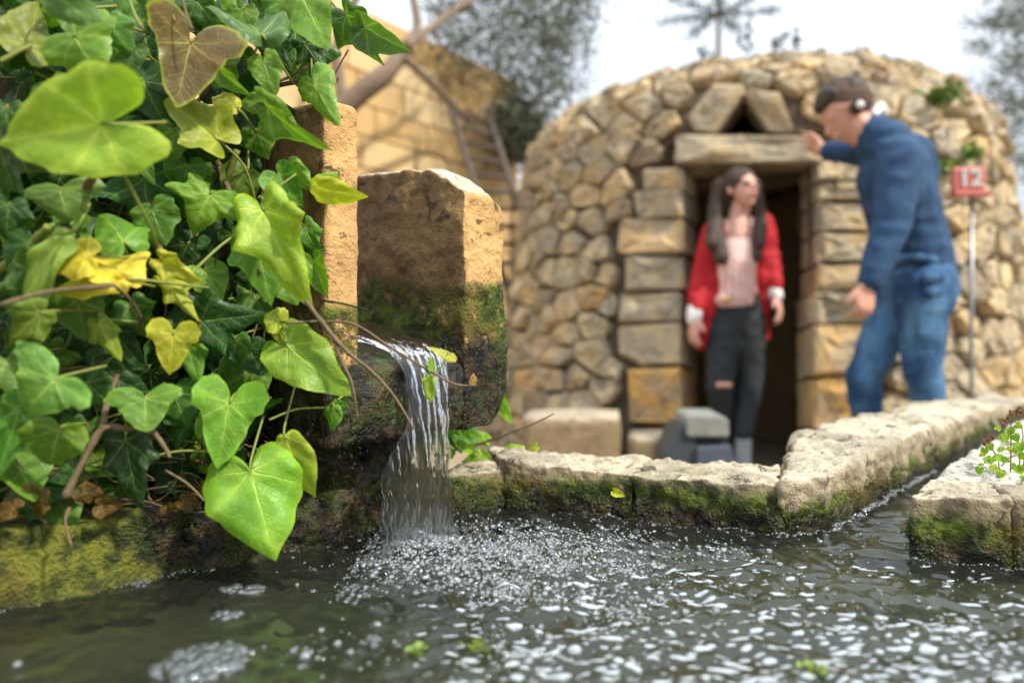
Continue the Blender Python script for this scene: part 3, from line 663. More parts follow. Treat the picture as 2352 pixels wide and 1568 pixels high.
def stone_mesh(pts, nrm, depth, bulge, rnd, mb, jit=.006, cornr=.15):
    """pts: 3-D outline of the visible face, ccw seen from outside"""
    n = len(pts); c = sum(pts, Vector()) / n; out = []
    for i in range(n):
        a, b, d = pts[i - 1], pts[i], pts[(i + 1) % n]
        out.append(b.lerp(a, cornr * .62)); out.append(b.lerp(a, cornr * .12).lerp(d, cornr * .12)); out.append(b.lerp(d, cornr * .62))
    m = len(out); size = max((p - c).length for p in out); bulge = min(bulge, size * .6); vs = []; fs = []
    tl = Vector((random.gauss(0, .2), random.gauss(0, .2), random.gauss(0, .2)))
    for sc_, hh in ((1.0, -depth), (1.0, -bulge * .9), (.955, -bulge * .05), (.82, bulge * .30), (.42, bulge * .36)):
        for p in out:
            q = c + (p - c) * sc_ + nrm * hh
            if hh > -depth: q += nrm * (p - c).dot(tl) * .6 + Vector([random.gauss(0, jit) for _ in range(3)])
            vs.append(q)
    vs.append(c + nrm * bulge * .38)
    for k in range(4):
        for i in range(m):
            j = (i + 1) % m; fs.append((k * m + i, k * m + j, (k + 1) * m + j, (k + 1) * m + i))
    for i in range(m): fs.append((4 * m + i, 4 * m + (i + 1) % m, 5 * m))
    mb.add(vs, fs, rnd); return size
hutroot = empty('stone_hut', (HC.x, HC.y, 0), 'round dry stone hut with a domed top and a low doorway where a woman stands', 'hut')
DOORPX = [(1576, 388), (1872, 388), (1858, 1070), (1576, 1070)]
custom = [  # pixel polygons (clockwise from upper left) with a colour value
    ([(1552, 312), (1700, 308), (1890, 306), (1892, 368), (1720, 376), (1552, 376)], .42, 'lintel'),
    ([(1640, 188), (1706, 196), (1712, 216), (1640, 308), (1592, 292), (1580, 262)], .50, 'stone'),
    ([(1722, 206), (1790, 214), (1822, 290), (1812, 304), (1768, 300), (1712, 222)], .36, 'stone'),
    ([(1480, 392), (1572, 390), (1574, 438), (1482, 438)], .62, 'stone'), ([(1462, 444), (1574, 442), (1572, 498), (1466, 500)], .40, 'stone'),
    ([(1420, 508), (1566, 504), (1572, 582), (1424, 584)], .86, 'stone'), ([(1446, 590), (1570, 588), (1570, 664), (1440, 668)], .42, 'stone'),
    ([(1424, 676), (1566, 672), (1570, 738), (1426, 738)], .45, 'stone'), ([(1420, 746), (1570, 744), (1570, 838), (1470, 838), (1422, 812)], .30, 'stone'),
    ([(1448, 850), (1568, 848), (1568, 976), (1444, 968)], .84, 'stone'), ([(1455, 985), (1568, 984), (1568, 1075), (1450, 1075)], .3, 'stone'),
    ([(1874, 376), (1976, 380), (1980, 420), (1876, 418)], .5, 'stone'), ([(1876, 424), (1992, 424), (1992, 462), (1878, 462)], .36, 'stone'),
    ([(1880, 468), (1990, 470), (1992, 532), (1880, 532)], .4, 'stone'), ([(1878, 538), (1994, 538), (1996, 600), (1880, 602)], .3, 'stone'),
    ([(1876, 608), (1996, 608), (1998, 668), (1878, 668)], .83, 'stone'), ([(1868, 674), (1998, 674), (2000, 742), (1868, 742)], .5, 'stone'),
    ([(1866, 748), (1996, 748), (1998, 862), (1866, 862)], .82, 'stone'), ([(1866, 870), (1996, 870), (1996, 980), (1868, 980)], .84, 'stone'),
    ([(1870, 988), (1990, 988), (1990, 1080), (1870, 1080)], .3, 'stone')]
hole_tri = [(1710, 224), (1764, 306), (1642, 308)]
def to_su(poly): return [Vector(hut_px(*p)) for p in poly]
door_su = to_su([(1576, 388), (1872, 388), (1858, 960), (1576, 960)]); dmin = min(p.x for p in door_su); dmax = max(p.x for p in door_su)
utop = max(p.y for p in door_su); door_su = [Vector((dmin, utop)), Vector((dmax, utop)), Vector((dmax, -.1)), Vector((dmin, -.1))]
cust_su = [(to_su(p), v, nm) for p, v, nm in custom]; tri_su = to_su(hole_tri)
def pin(p, poly, grow=0):
    c = sum(poly, Vector((0, 0))) / len(poly); ins = False; n = len(poly)
    q = c + (p - c) / (1 + grow)
    for i in range(n):
        a, b = poly[i], poly[(i + 1) % n]
        if (a.y > q.y) != (b.y > q.y) and q.x < (b.x - a.x) * (q.y - a.y) / (b.y - a.y) + a.x: ins = not ins
    return ins
solid = [p for p, _, _ in cust_su] + [door_su, tri_su]
def blocked(p): return any(pin(p, s_) for s_ in solid)
seeds = []; kinds = []
SX = R(118) * RREF
step_ = .045; gy_ = -.05
while gy_ < UMAX:                     # dense seeds inside built features: their cells are dropped
    gx_ = dmin - .6
    while gx_ < dmax + .5:
        p = Vector((gx_, gy_))
        if blocked(p): seeds.append(p); kinds.append(0)
        gx_ += step_
    gy_ += step_
cell = {}
def gk(p): return (int(p.x // .25), int(p.y // .25))
for i, p in enumerate(seeds): cell.setdefault(gk(p), []).append(i)
for _ in range(26000):
    p = Vector((random.uniform(-SX, SX), random.uniform(0, UMAX - .10)))
    rmin = (.25 if _ < 200 else .20 if _ < 2500 else .165 if _ < 12000 else .125) * (1 + .25 * noise.noise(Vector((p.x * 1.3, p.y * 1.3, 3))))
    k = gk(p); ok = True
    for a in (-1, 0, 1):
        for b in (-1, 0, 1):
            for j in cell.get((k[0] + a, k[1] + b), ()):
                q = seeds[j]; dd = math.hypot((q.x - p.x) * .86, (q.y - p.y) * 1.14)
                if dd < (rmin if kinds[j] else .035 + rmin * .42): ok = False; break
            if not ok: break
        if not ok: break
    if ok and not blocked(p): seeds.append(p); kinds.append(1); cell.setdefault(k, []).append(len(seeds) - 1)
def vcell(i):
    KX, KY = .86, 1.15; p0_ = seeds[i]; p = Vector((p0_.x * KX, p0_.y * KY)); poly = [p + Vector(v) for v in ((-.21, -.24), (.21, -.24), (.21, .24), (-.21, .24))]; k = gk(p0_)
    for a in (-2, -1, 0, 1, 2):
        for b in (-2, -1, 0, 1, 2):
            for j in cell.get((k[0] + a, k[1] + b), ()):
                if j == i: continue
                q = Vector((seeds[j].x * KX, seeds[j].y * KY)); m_ = (p + q) / 2; d = q - p; new = []
                for t in range(len(poly)):
                    A, B = poly[t], poly[(t + 1) % len(poly)]; da = (A - m_).dot(d); db = (B - m_).dot(d)
                    if da <= 0: new.append(A)
                    if (da < 0 < db) or (db < 0 < da): new.append(A.lerp(B, da / (da - db)))
                poly = new
                if len(poly) < 3: return None
    poly = [Vector((q.x / KX, q.y / KY)) for q in poly]
    out = []                                           # drop very short edges
    for q in poly:
        if not out or (q - out[-1]).length > .022: out.append(q)
    if len(out) > 3 and (out[0] - out[-1]).length < .022: out.pop()
    return out if len(out) >= 3 else None
stones = []
for i in range(len(seeds)):
    if not kinds[i]: continue
    poly = vcell(i)
    if not poly: continue
    c = sum(poly, Vector((0, 0))) / len(poly); gp_ = random.choice((.006, .009, .012, .017)); poly = [c + (q - c) * max(.6, 1 - gp_ * random.uniform(.6, 1.5) / max((q - c).length, .02)) for q in poly]
    poly = [Vector((q.x, max(-.02, min(UMAX - .02, q.y)))) for q in poly]
    off = random.gauss(0, .012); p3 = [hut(q.x, q.y, off) for q in poly]; ctr = sum(p3, Vector()) / len(p3)
    nrm = (hut(c.x, c.y, .1) - hut(c.x, c.y, 0)).normalized()
    vd = (Vector((0, 0, CAMZ)) - ctr); fac = nrm.dot(vd.normalized()); sz = max((q - ctr).length for q in p3)
    stones.append((fac * (sz / vd.length) ** 2 if fac > 0 else 0, p3, nrm, random.random()))
stones.sort(key=lambda t: -t[0])
for k, (wgt, p3, nrm, rnd) in enumerate(stones[:270]):
    mb = MB(); stone_mesh(p3, nrm, .12, .020, rnd, mb, .006); mb.build('stone', M['rubble'], hutroot, False)
mb = MB()
for wgt, p3, nrm, rnd in stones[270:]: stone_mesh(p3, nrm, .12, .020, rnd, mb, .006)
mb.build('small_stones', M['rubble'], hutroot, False)['kind'] = 'stuff'
print('hut stones', len(stones), time.process_time())
AXv = Vector((HC.x, HC.y, 0)).normalized()
def on_plane(px, py, dist):
    d = Vector(((px - 1176) / F, 1, -(py - 784) / F)); return Vector((0, 0, CAMZ)) + d * (dist / d.dot(AXv))
for k_, (pp, v, nm) in enumerate(custom[:3]):
    p3 = [on_plane(x, y, 3.56 if k_ == 0 else 3.60) for x, y in pp][::-1]; mb = MB(); stone_mesh(p3, -AXv, .24 if k_ == 0 else .3, .018, v, mb, .003, .07); mb.build(nm, M['rubble'], hutroot, False)
for poly, v, nm in cust_su[3:]:
    poly = poly[::-1]; p3 = [hut(q.x, q.y, .02) for q in poly]; c = sum(poly, Vector((0, 0))) / len(poly)
    nrm = (hut(c.x, c.y, .1) - hut(c.x, c.y, 0)).normalized()
    mb = MB(); stone_mesh(p3, nrm, .22, .02, v, mb, .006, .08); mb.build(nm, M['rubble'], hutroot, False)
# core behind the stones, with the door and the relieving triangle left open
nth, nu_ = 150, 70; cv = []; cfs = []
for j in range(nu_ + 1):
    for i in range(nth):
        cv.append(hut(2 * math.pi * RREF * i / nth - math.pi * RREF, UMAX * j / nu_, -.055))
for j in range(nu_):
    for i in range(nth):
        c = Vector((2 * math.pi * RREF * (i + .5) / nth - math.pi * RREF, UMAX * (j + .5) / nu_))
        if pin(c, door_su, .02) or pin(c, tri_su): continue
        i2 = (i + 1) % nth; cfs.append((j * nth + i, j * nth + i2, (j + 1) * nth + i2, (j + 1) * nth + i))
link('wall_core', mesh('wall_core', cv, cfs), M['core'], hutroot)
# passage: side walls of courses of stone, ceiling slabs, dark back
AX = Vector((HC.x, HC.y, 0)).normalized(); SD = Vector((AX.y, -AX.x, 0)); dist0 = Vector((HC.x, HC.y, 0)).length - 1.62
pas_mid = (dmin + dmax) / 2; half = (dmax - dmin) / 2
doorc = AX * dist0 + SD * 0
def pas(side, f, z): return doorc + SD * (pas_mid * 1.0 + side) + AX * f + Vector((0, 0, z))
ztop = prof(utop)[0]
pas_st = MB()
for sgn in (-1, 1):
    z = 0.0
    while z < ztop - .02:
        hgt = min(random.uniform(.11, .2), ztop - z); f = .16 + random.uniform(0, .05)
        while f < 1.25:
            ln = random.uniform(.16, .34); a = half + .004
            q = [pas(sgn * a, f + .008, z + .006), pas(sgn * a, f + ln - .008, z + .006), pas(sgn * a, f + ln - .008, z + hgt - .006), pas(sgn * a, f + .008, z + hgt - .006)]
            if sgn > 0: q = q[::-1]
            mb = MB(); stone_mesh([Vector(t) for t in q], -SD * sgn, .12, .02, random.choice((.3, .6, .22, .75, .95)), mb, .004, .2)
            mb.build('stone', M['rubble'], hutroot); f += ln
        z += hgt
for k in range(4):
    q = [pas(-half - .1, .12 + k * .3, ztop + .03), pas(half + .1, .12 + k * .3, ztop + .03), pas(half + .1, .40 + k * .3, ztop + .03), pas(-half - .1, .40 + k * .3, ztop + .03)]
    mb = MB(); stone_mesh([Vector(t) for t in q][::-1], Vector((0, 0, -1)), .1, .02, .1, mb, .004, .1); mb.build('ceiling_slab', M['rubble'], hutroot)
mb = MB()
for sgn in (-1, 1):
    a, b, c_, d_ = pas(sgn * (half + .09), .05, -.02), pas(sgn * (half + .09), 1.35, -.02), pas(sgn * (half + .09), 1.35, ztop + .15), pas(sgn * (half + .09), .05, ztop + .15)
    mb.add([a, b, c_, d_], [(0, 1, 2, 3)])
mb.add([pas(-half - .1, 1.35, -.02), pas(half + .1, 1.35, -.02), pas(half + .1, 1.35, ztop + .2), pas(-half - .1, 1.35, ztop + .2)], [(0, 1, 2, 3)])
mb.add([pas(-half - .1, .05, ztop + .14), pas(half + .1, .05, ztop + .14), pas(half + .1, 1.35, ztop + .14), pas(-half - .1, 1.35, ztop + .14)], [(0, 1, 2, 3)])
mb.build('passage_lining', M['mortar'], hutroot, False)
# low stone bench at the foot, left of the door
def bench(px0, px1, py0, d, depth, label, rnd):
    a, b = P(px0, py0, d), P(px1, py0, d); q = [(a.x, d), (b.x, d), (b.x + .05, d + depth), (a.x + .05, d + depth)]
    o = rock('stone_block', blk(q, -.02, None, [a.z] * 4), .05, .02, .012, M['bench'], None, rnd, freq=6); tag(o, label, 'stone block', 'stone blocks along the foot of the hut')
M['bench'] = near_stone('bench_limestone', (.28, .20, .11), (.50, .42, .30), -1, .01, -1, bump=.6)
bench(1195, 1425, 955, 3.05, .35, 'long squared stone block lying at the foot of the hut left of the door', 31)
bench(1440, 1570, 1000, 3.1, .25, 'small low stone block between the long block and the hut door', 32)
bench(1900, 1990, 1000, 3.2, .2, 'low stone block behind the legs of the man in jeans', 33)

# ================================================================ ASHLAR BUILDING at the left
A0 = Vector((-3.4, 3.3, 0)); A1 = Vector((-.02, 7.4, 0)); BD = (A1 - A0); BL = BD.length; BD.normalize(); BN = Vector((BD.y, -BD.x, 0))
bld = empty('stone_building', ((A0 + A1) / 2).to_tuple(), 'building of honey coloured squared stone behind the tree left of the hut', 'building')
z = 0; row = 0; nblk = 0
while z < 3.22:
    hh = .265; x = -(.25 if row % 2 else 0) - random.uniform(0, .1)
    while x < BL:
        ln = random.uniform(.42, .62); x0, x1 = max(x, 0), min(x + ln, BL)
        if x1 - x0 > .12:
            q = [A0 + BD * (x0 + .006) + Vector((0, 0, z + .006)), A0 + BD * (x1 - .006) + Vector((0, 0, z + .006)), A0 + BD * (x1 - .006) + Vector((0, 0, z + hh - .006)), A0 + BD * (x0 + .006) + Vector((0, 0, z + hh - .006))]
            c = sum(q, Vector()) / 4 + BN * random.uniform(-.006, .008)
            mb = MB(); mb.box(c, (x1 - x0 - .016, .24, hh - .016), math.atan2(BD.y, BD.x), random.random()); mb.build('block', M['ashlar'], bld, False); nblk += 1
        x += ln
    z += hh; row += 1
mb = MB(); mb.box((A0 + A1) / 2 + Vector((0, 0, 1.59)) - BN * .03, (BL - .02, .22, 3.18), math.atan2(BD.y, BD.x)); mb.build('mortar_bed', M['mortar'], bld, False)
# return wall and stair beyond the corner
ret = MB(); q0 = A1 - BN * .12
ret.box(A1 - BN * 1.6 + Vector((0, 0, 1.3)), (.24, 3.0, 2.6), math.atan2(BD.y, BD.x), .4); ret.build('return_wall', M['ashlar'], bld, False)
# far low wall closing the gap to the hut
fw = empty('garden_wall', (.6, 9, 0), 'pale stone garden wall seen in the gap between the ladder and the hut', 'wall')
for r_i in range(9):
    for c_i in range(9):
        mb = MB(); mb.box((-.9 + c_i * .5 + (.25 if r_i % 2 else 0), 9.2, .14 + r_i * .27), (.485, .3, .257), 0, random.random()); mb.build('block', M['ashlar'], fw, False)
# ladder
lad = empty('ladder', P(1110, 800, 5.6).to_tuple(), 'dark wooden ladder leaning behind the spout between building and hut', 'ladder')
la0, la1, lb0, lb1 = P(1030, 230, 6.0), P(1120, 520, 5.2), P(1118, 250, 6.0), P(1205, 520, 5.2)
def ext(a, b, t): return a + (b - a) * t
gt = (la0.z - 0) / (la0.z - la1.z)
for a, b in ((la0, la1), (lb0, lb1)):
    mb = MB(); mb.tube([a, ext(a, b, gt)], .028, .03, 6, 2); mb.build('rail', M['darkwood'], lad)
for k in range(11):
    t = .12 + k * .125 * 1.0
    if t > gt - .05: break
    mb = MB(); mb.tube([ext(la0, la1, t), ext(lb0, lb1, t)], .018, .018, 6, 2); mb.build('rung', M['darkwood'], lad)

# ================================================================ TREES
def quad_leaf(mb, p, l, w_, rnd):
    d = Vector((random.gauss(0, 1), random.gauss(0, 1), random.gauss(0, 1))).normalized(); s_ = d.cross(Vector((random.gauss(0, 1), random.gauss(0, 1), random.gauss(0, 1)))).normalized()
    mb.add([p, p + d * l * .5 + s_ * w_ * .5, p + d * l, p + d * l * .5 - s_ * w_ * .5], [(0, 1, 2, 3)], rnd)
ol = N('olive_leaves'); r_ = ol.attr('rnd'); M['olv'] = ol.done(ol.bsdf(ol.ramp(r_, [(0, (.025, .034, .016)), (.6, (.07, .085, .042)), (1, (.16, .18, .12))]), .55))
wd = N('weed_leaves'); r_ = wd.attr('rnd'); M['wdl'] = wd.done(wd.bsdf(wd.ramp(r_, [(0, (.07, .12, .02)), (.6, (.16, .26, .04)), (1, (.30, .38, .06))]), .6))
tree = empty('olive_tree', (-1.0, 6.2, 0), 'grey green olive tree with forked bare trunk standing before the honey stone building', 'tree')
D = 4.9
mb = MB(); mb.tube([P(640, 560, 5.0) * 1, P(720, 330, 4.95), P(815, 225, D), P(885, 170, D), P(940, 100, 5.0)], .10, .055, 10, 5, .15); mb.tube([Vector((P(640, 560, 5.0).x - .15, 5.0, -.02)), P(640, 562, 5.0)], .13, .10, 10, 3, .1)
mb.build('trunk', M['bark'], tree)
for pts, r0, r1 in (([P(790, 240, D), P(772, 120, 4.9), P(800, 40, 4.9), P(840, -60, 4.9)], .055, .04), ([P(935, 110, D), P(958, 55, 5.0), P(940, -40, 5.0)], .05, .035), ([P(930, 110, D), P(1000, 55, 5.3), P(1080, 0, 5.5), P(1150, -60, 5.7)], .045, .03),
                    ([P(925, 130, D), P(1000, 200, 5.6), P(1060, 260, 6.2), P(1120, 330, 6.4)], .04, .03), ([P(1000, 55, 5.3), P(1015, 110, 5.6), P(1080, 170, 6.0)], .02, .012)):
    mb = MB(); mb.tube(pts, r0 * .8, r1 * .7, 8, 5, .15); mb.build('branch', M['bark'], tree)
crown = MB(); cl_ = []
def inpx(x, y, poly): return pin(Vector((x, y)), [Vector(p) for p in poly])
cp = [(985, -60), (1370, -60), (1358, 60), (1345, 130), (1320, 200), (1270, 245), (1225, 330), (1140, 320), (1075, 225), (1010, 150), (975, 60)]
while len(cl_) < 150:
    x, y = random.uniform(960, 1380), random.uniform(-60, 340)
    if inpx(x, y, cp): cl_.append((x, y, random.uniform(5.8, 7.6), random.uniform(.5, 1.2)))
for x, y, d, s_ in cl_:
    c = P(x, y, d); dense = 1.0 if (x > 1130 and x < 1290) or y > 170 else .62
    for _ in range(int(100 * s_ * dense)):
        quad_leaf(crown, c + Vector((random.gauss(0, .13), random.gauss(0, .2), random.gauss(0, .13))) * s_, random.uniform(.05, .085), random.uniform(.014, .026), random.random())
for _ in range(700):
    x, y = random.uniform(960, 1370), random.uniform(-60, 320)
    if inpx(x, y, cp): quad_leaf(crown, P(x, y, random.uniform(5.8, 7.6)), .07, .025, random.random())
crown.build('crown', M['olv'], tree, False)['kind'] = 'stuff'
# hedge-like dark foliage below the olive crown
bush = empty('dark_bush', P(1215, 420, 7.2).to_tuple(), 'dark green bush below the olive crown beside the left edge of the hut', 'bush')
mb = MB()
for _ in range(2600):
    c = P(1190 + random.gauss(0, 28), 300 + random.gauss(0, 32), 7.0 + random.gauss(0, .25)); quad_leaf(mb, c, .09, .04, random.random() * .7)
mb.build('foliage', M['olv'], bush, False)['kind'] = 'stuff'
mb = MB(); mb.tube([(P(1215, 600, 7.2).x, 7.2, -.02), P(1212, 400, 7.1), P(1200, 320, 7.1)], .07, .03, 8); mb.build('trunk', M['bark'], bush)
# araucaria far behind
ar = empty('norfolk_pine', (P(1650, 0, 24).x, 24, 0), 'tall tiered pine rising behind the top of the stone hut', 'tree')
mb = MB(); b0 = P(1650, 140, 24); mb.tube([(b0.x, 24, -.02), (b0.x, 24, 6), (b0.x, 24, b0.z), P(1650, -120, 24)], .14, .07, 8); mb.build('trunk', M['bark'], ar)
for ti, (yy, ln) in enumerate(((30, 2.2), (-75, 2.0))):
    for k in range(7):
        a = 6.28 * k / 7 + ti * .3; c = P(1650, yy, 24); mb = MB(); dv = Vector((math.cos(a), math.sin(a), .06))
        e = c + dv * ln + Vector((0, 0, -.12)); mb.tube([c, c + dv * ln * .5 + Vector((0, 0, -.12)), e], .04, .015, 5)
        for _ in range(170):
            t = random.uniform(.12, 1); q = c + dv * ln * t + Vector((random.gauss(0, .16), random.gauss(0, .16), random.gauss(-.03, .035))); quad_leaf(mb, q, .20, .06, random.random())
        mb.build('branch', M['pine'], ar, False)
# wispy tree at right
wt = empty('wispy_tree', (P(2420, 0, 11).x, 11, 0), 'thin leaved tree with drooping sprays at the right edge against the sky', 'tree')
mb = MB(); mb.tube([(P(2420, 0, 11).x, 11, -.02), P(2430, 500, 11), P(2410, 200, 11), P(2390, -50, 11)], .12, .05, 8); mb.build('trunk', M['bark'], wt)
for a, b in (((2410, 200), (2300, 90)), ((2420, 260), (2260, 230)), ((2420, 330), (2290, 360)), ((2400, 60), (2290, 20)), ((2410, 150), (2240, 130)), ((2420, 420), (2320, 430))):
    mb = MB(); mb.tube([P(*a, 11), P((a[0] + b[0]) / 2, (a[1] + b[1]) / 2 - 15, 11), P(*b, 11)], .022, .006, 5); mb.build('branch', M['bark'], wt)
mb = MB()
for cx, cy, n_, sx, sy in ((2290, 55, 420, 34, 14), (2325, 20, 300, 28, 18), (2250, 105, 160, 24, 12), (2320, 150, 420, 30, 26), (2270, 205, 230, 30, 16), (2330, 245, 480, 30, 28), (2295, 320, 260, 28, 22), (2335, 375, 320, 22, 22), (2350, 100, 320, 20, 60), (2370, 250, 600, 28, 90), (2375, 60, 400, 28, 50)):
    for _ in range(n_): quad_leaf(mb, P(cx + random.gauss(0, sx), cy + random.gauss(0, sy), 11 + random.gauss(0, .4)), random.uniform(.07, .12), .028, random.random())
mb.build('crown', M['olv'], wt, False)['kind'] = 'stuff'
# weeds on the hut top and wall
def weed(name, px, py, hpx, n_, label, mat, spread=10, d=None, wide=False):
    su = hut_px(px, py); c = hut(su[0], su[1], .03) if su else P(px, py, 4.2); e = empty(name, c.to_tuple(), label, 'weed'); mb = MB(); lf = MB(); hh = hpx / F * c.y
    for k in range(n_):
        b = c + Vector((random.gauss(0, spread / F * c.y), random.gauss(0, .03), 0)); t = b + Vector((random.gauss(0, hh * .25), random.gauss(0, hh * .2), hh * random.uniform(.6, 1)))
        mb.tube([b, (b + t) / 2 + Vector((random.gauss(0, .01), 0, 0)), t], .003, .0015, 4, 2)
        for j in range(14): q = b.lerp(t, random.uniform(.15, 1)); quad_leaf(lf, q, random.uniform(.025, .05), .014 if not wide else .03, random.random())
    mb.build('stems', mat, e)['kind'] = 'stuff'; lf.build('leaves', mat, e, False)['kind'] = 'stuff'
weed('dome_weed', 1722, 133, 62, 3, 'thin dry weed standing on the hut roof behind the stone apex', M['olv'], 4)
weed('dome_weed', 1800, 133, 55, 5, 'low dry weed tuft on the hut roof right of the thin one', M['olv'], 14)
weed('dome_weed', 1625, 150, 30, 3, 'very short dry weed on the roof beside the pine trunk', M['olv'], 8)
weed('wall_plant', 2150, 238, 24, 16, 'green leafy plant growing from the upper right shoulder of the hut', M['wdl'], 22, wide=True)
weed('wall_plant', 2205, 365, 22, 9, 'faint green plant growing on the hut wall above the red sign', M['wdl'], 14, wide=True)
weed('wall_plant', 2165, 400, 20, 8, 'small green plant on the hut wall left of the red sign', M['wdl'], 12, wide=True)

# ================================================================ SIGN, FENCE, FLOODLIGHT
sgn = empty('number_sign', (P(2235, 0, 2.95).x, 2.95, 0), 'small red sign with a pale number 12 on a thin metal post', 'sign')
sc0 = P(2222, 415, 2.95)
mb = MB(); mb.tube([(P(2233, 0, 2.95).x, 2.955, -.02), (P(2233, 0, 2.95).x, 2.955, sc0.z - .04)], .008, .008, 8, 2); mb.build('post', M['metal'], sgn)
def bevel_box(name, c, sz, mat, parent, rz=0, bev=.006, rx=0):
    bm = bmesh.new(); bmesh.ops.create_cube(bm, size=1); bmesh.ops.scale(bm, vec=sz, verts=bm.verts)
    bmesh.ops.bevel(bm, geom=bm.edges[:], offset=bev, segments=2, affect='EDGES', profile=.5)
    bmesh.ops.rotate(bm, cent=(0, 0, 0), matrix=Matrix.Rotation(rz, 3, 'Z') @ Matrix.Rotation(rx, 3, 'X'), verts=bm.verts)
    bmesh.ops.translate(bm, vec=Vector(c), verts=bm.verts); me = bpy.data.meshes.new(name); bm.to_mesh(me); bm.free()
    return link(name, me, mat, parent)
bevel_box('sign_box', sc0, (.135, .03, .115), M['redp'], sgn, R(-8), .012)
bevel_box('sign_ledge', sc0 + Vector((.008, -.012, -.062)), (.150, .05, .022), M['redp'], sgn, R(-8), .006)
cu = bpy.data.curves.new('digits', 'FONT'); cu.body = '12'; cu.size = .098; cu.align_x = 'CENTER'; cu.align_y = 'CENTER'; cu.extrude = .002; cu.offset = .003
to = bpy.data.objects.new('tmp', cu); COL.objects.link(to); bpy.context.view_layer.update()
me = bpy.data.meshes.new_from_object(to.evaluated_get(bpy.context.evaluated_depsgraph_get())); bpy.data.objects.remove(to)
o = link('number', me, M['digit'], sgn); o.rotation_euler = (R(90), 0, R(-8)); o.location = sc0 + Vector((0.001, -.019, .004)) - Vector(sgn.location)
fen = empty('wooden_fence', (P(2340, 0, 6).x, 6, 0), 'pale wooden fence with a diagonal brace at the right edge behind the hut', 'fence')
for px in (2338, 2560):
    c = P(px, 0, 6); bevel_box('post', (c.x, 6, .85), (.10, .10, 1.7), M['wood'], fen)
a = P(2290, 528, 6); bevel_box('rail', (a.x + .6, 5.93, a.z), (1.6, .04, .07), M['wood'], fen); bevel_box('rail', (a.x + .6, 5.93, a.z - .42), (1.6, .04, .07), M['wood'], fen)
mb = MB(); mb.tube([P(2300, 600, 5.98), P(2330, 545, 5.98)], .03, .03, 6); mb.build('brace', M['wood'], fen)
gb = MB()
for _ in range(500): quad_leaf(gb, P(2330 + random.gauss(0, 22), 615 + random.gauss(0, 14), 7.5 + random.gauss(0, .3)), .09, .05, random.random())
for _ in range(30): gb.tube([P(2330 + random.gauss(0, 20), 620, 7.5), (P(2330, 0, 7.5).x, 7.5, 0)], .01, .01, 4, 1)
tag(gb.build('green_shrub', M['wdl'], smooth=False), 'green shrub seen between the fence rails at the right edge', 'shrub')
# floodlight: angular casing on the ground
fl_ = empty('floodlight', (P(1610, 0, 2.75).x, 2.75, 0), 'grey boxy floodlight with pale weathered top standing before the doorway', 'floodlight')
d0, d1 = 2.62, 2.85
def prism(name, front, back_off, mat, parent, dd=(2.62, 2.85), bev=.008):
    bm = bmesh.new(); a = [bm.verts.new(P(x, y, dd[0])) for x, y in front]; b = [bm.verts.new(P(x, y, dd[0]) + Vector(back_off)) for x, y in front]
    n = len(front); bm.faces.new(a[::-1]); bm.faces.new(b)
    for i in range(n): bm.faces.new((a[i], a[(i + 1) % n], b[(i + 1) % n], b[i]))
    bmesh.ops.recalc_face_normals(bm, faces=bm.faces[:])
    bmesh.ops.bevel(bm, geom=bm.edges[:], offset=bev, segments=2, affect='EDGES', profile=.5)
    me = bpy.data.meshes.new(name); bm.to_mesh(me); bm.free(); return link(name, me, mat, parent)
prism('side_plate', [(1530, 1140), (1530, 1045), (1560, 985), (1575, 972), (1592, 985), (1600, 1010), (1612, 1140)], (.0, .22, .0), M['lamp'], fl_)
prism('top_cover', [(1578, 1000), (1578, 962), (1590, 955), (1662, 955), (1675, 966), (1676, 1000), (1672, 1004), (1584, 1004)], (.0, .2, .01), M['lamptop'], fl_, (2.60, 0))
prism('recess', [(1600, 1024), (1600, 1006), (1672, 1003), (1674, 1024)], (0, .16, 0), M['black'], fl_, (2.625, 0), .003)
prism('front_panel', [(1606, 1145), (1600, 1026), (1680, 1022), (1702, 1145)], (0, .16, 0), M['panel'], fl_, (2.60, 0))

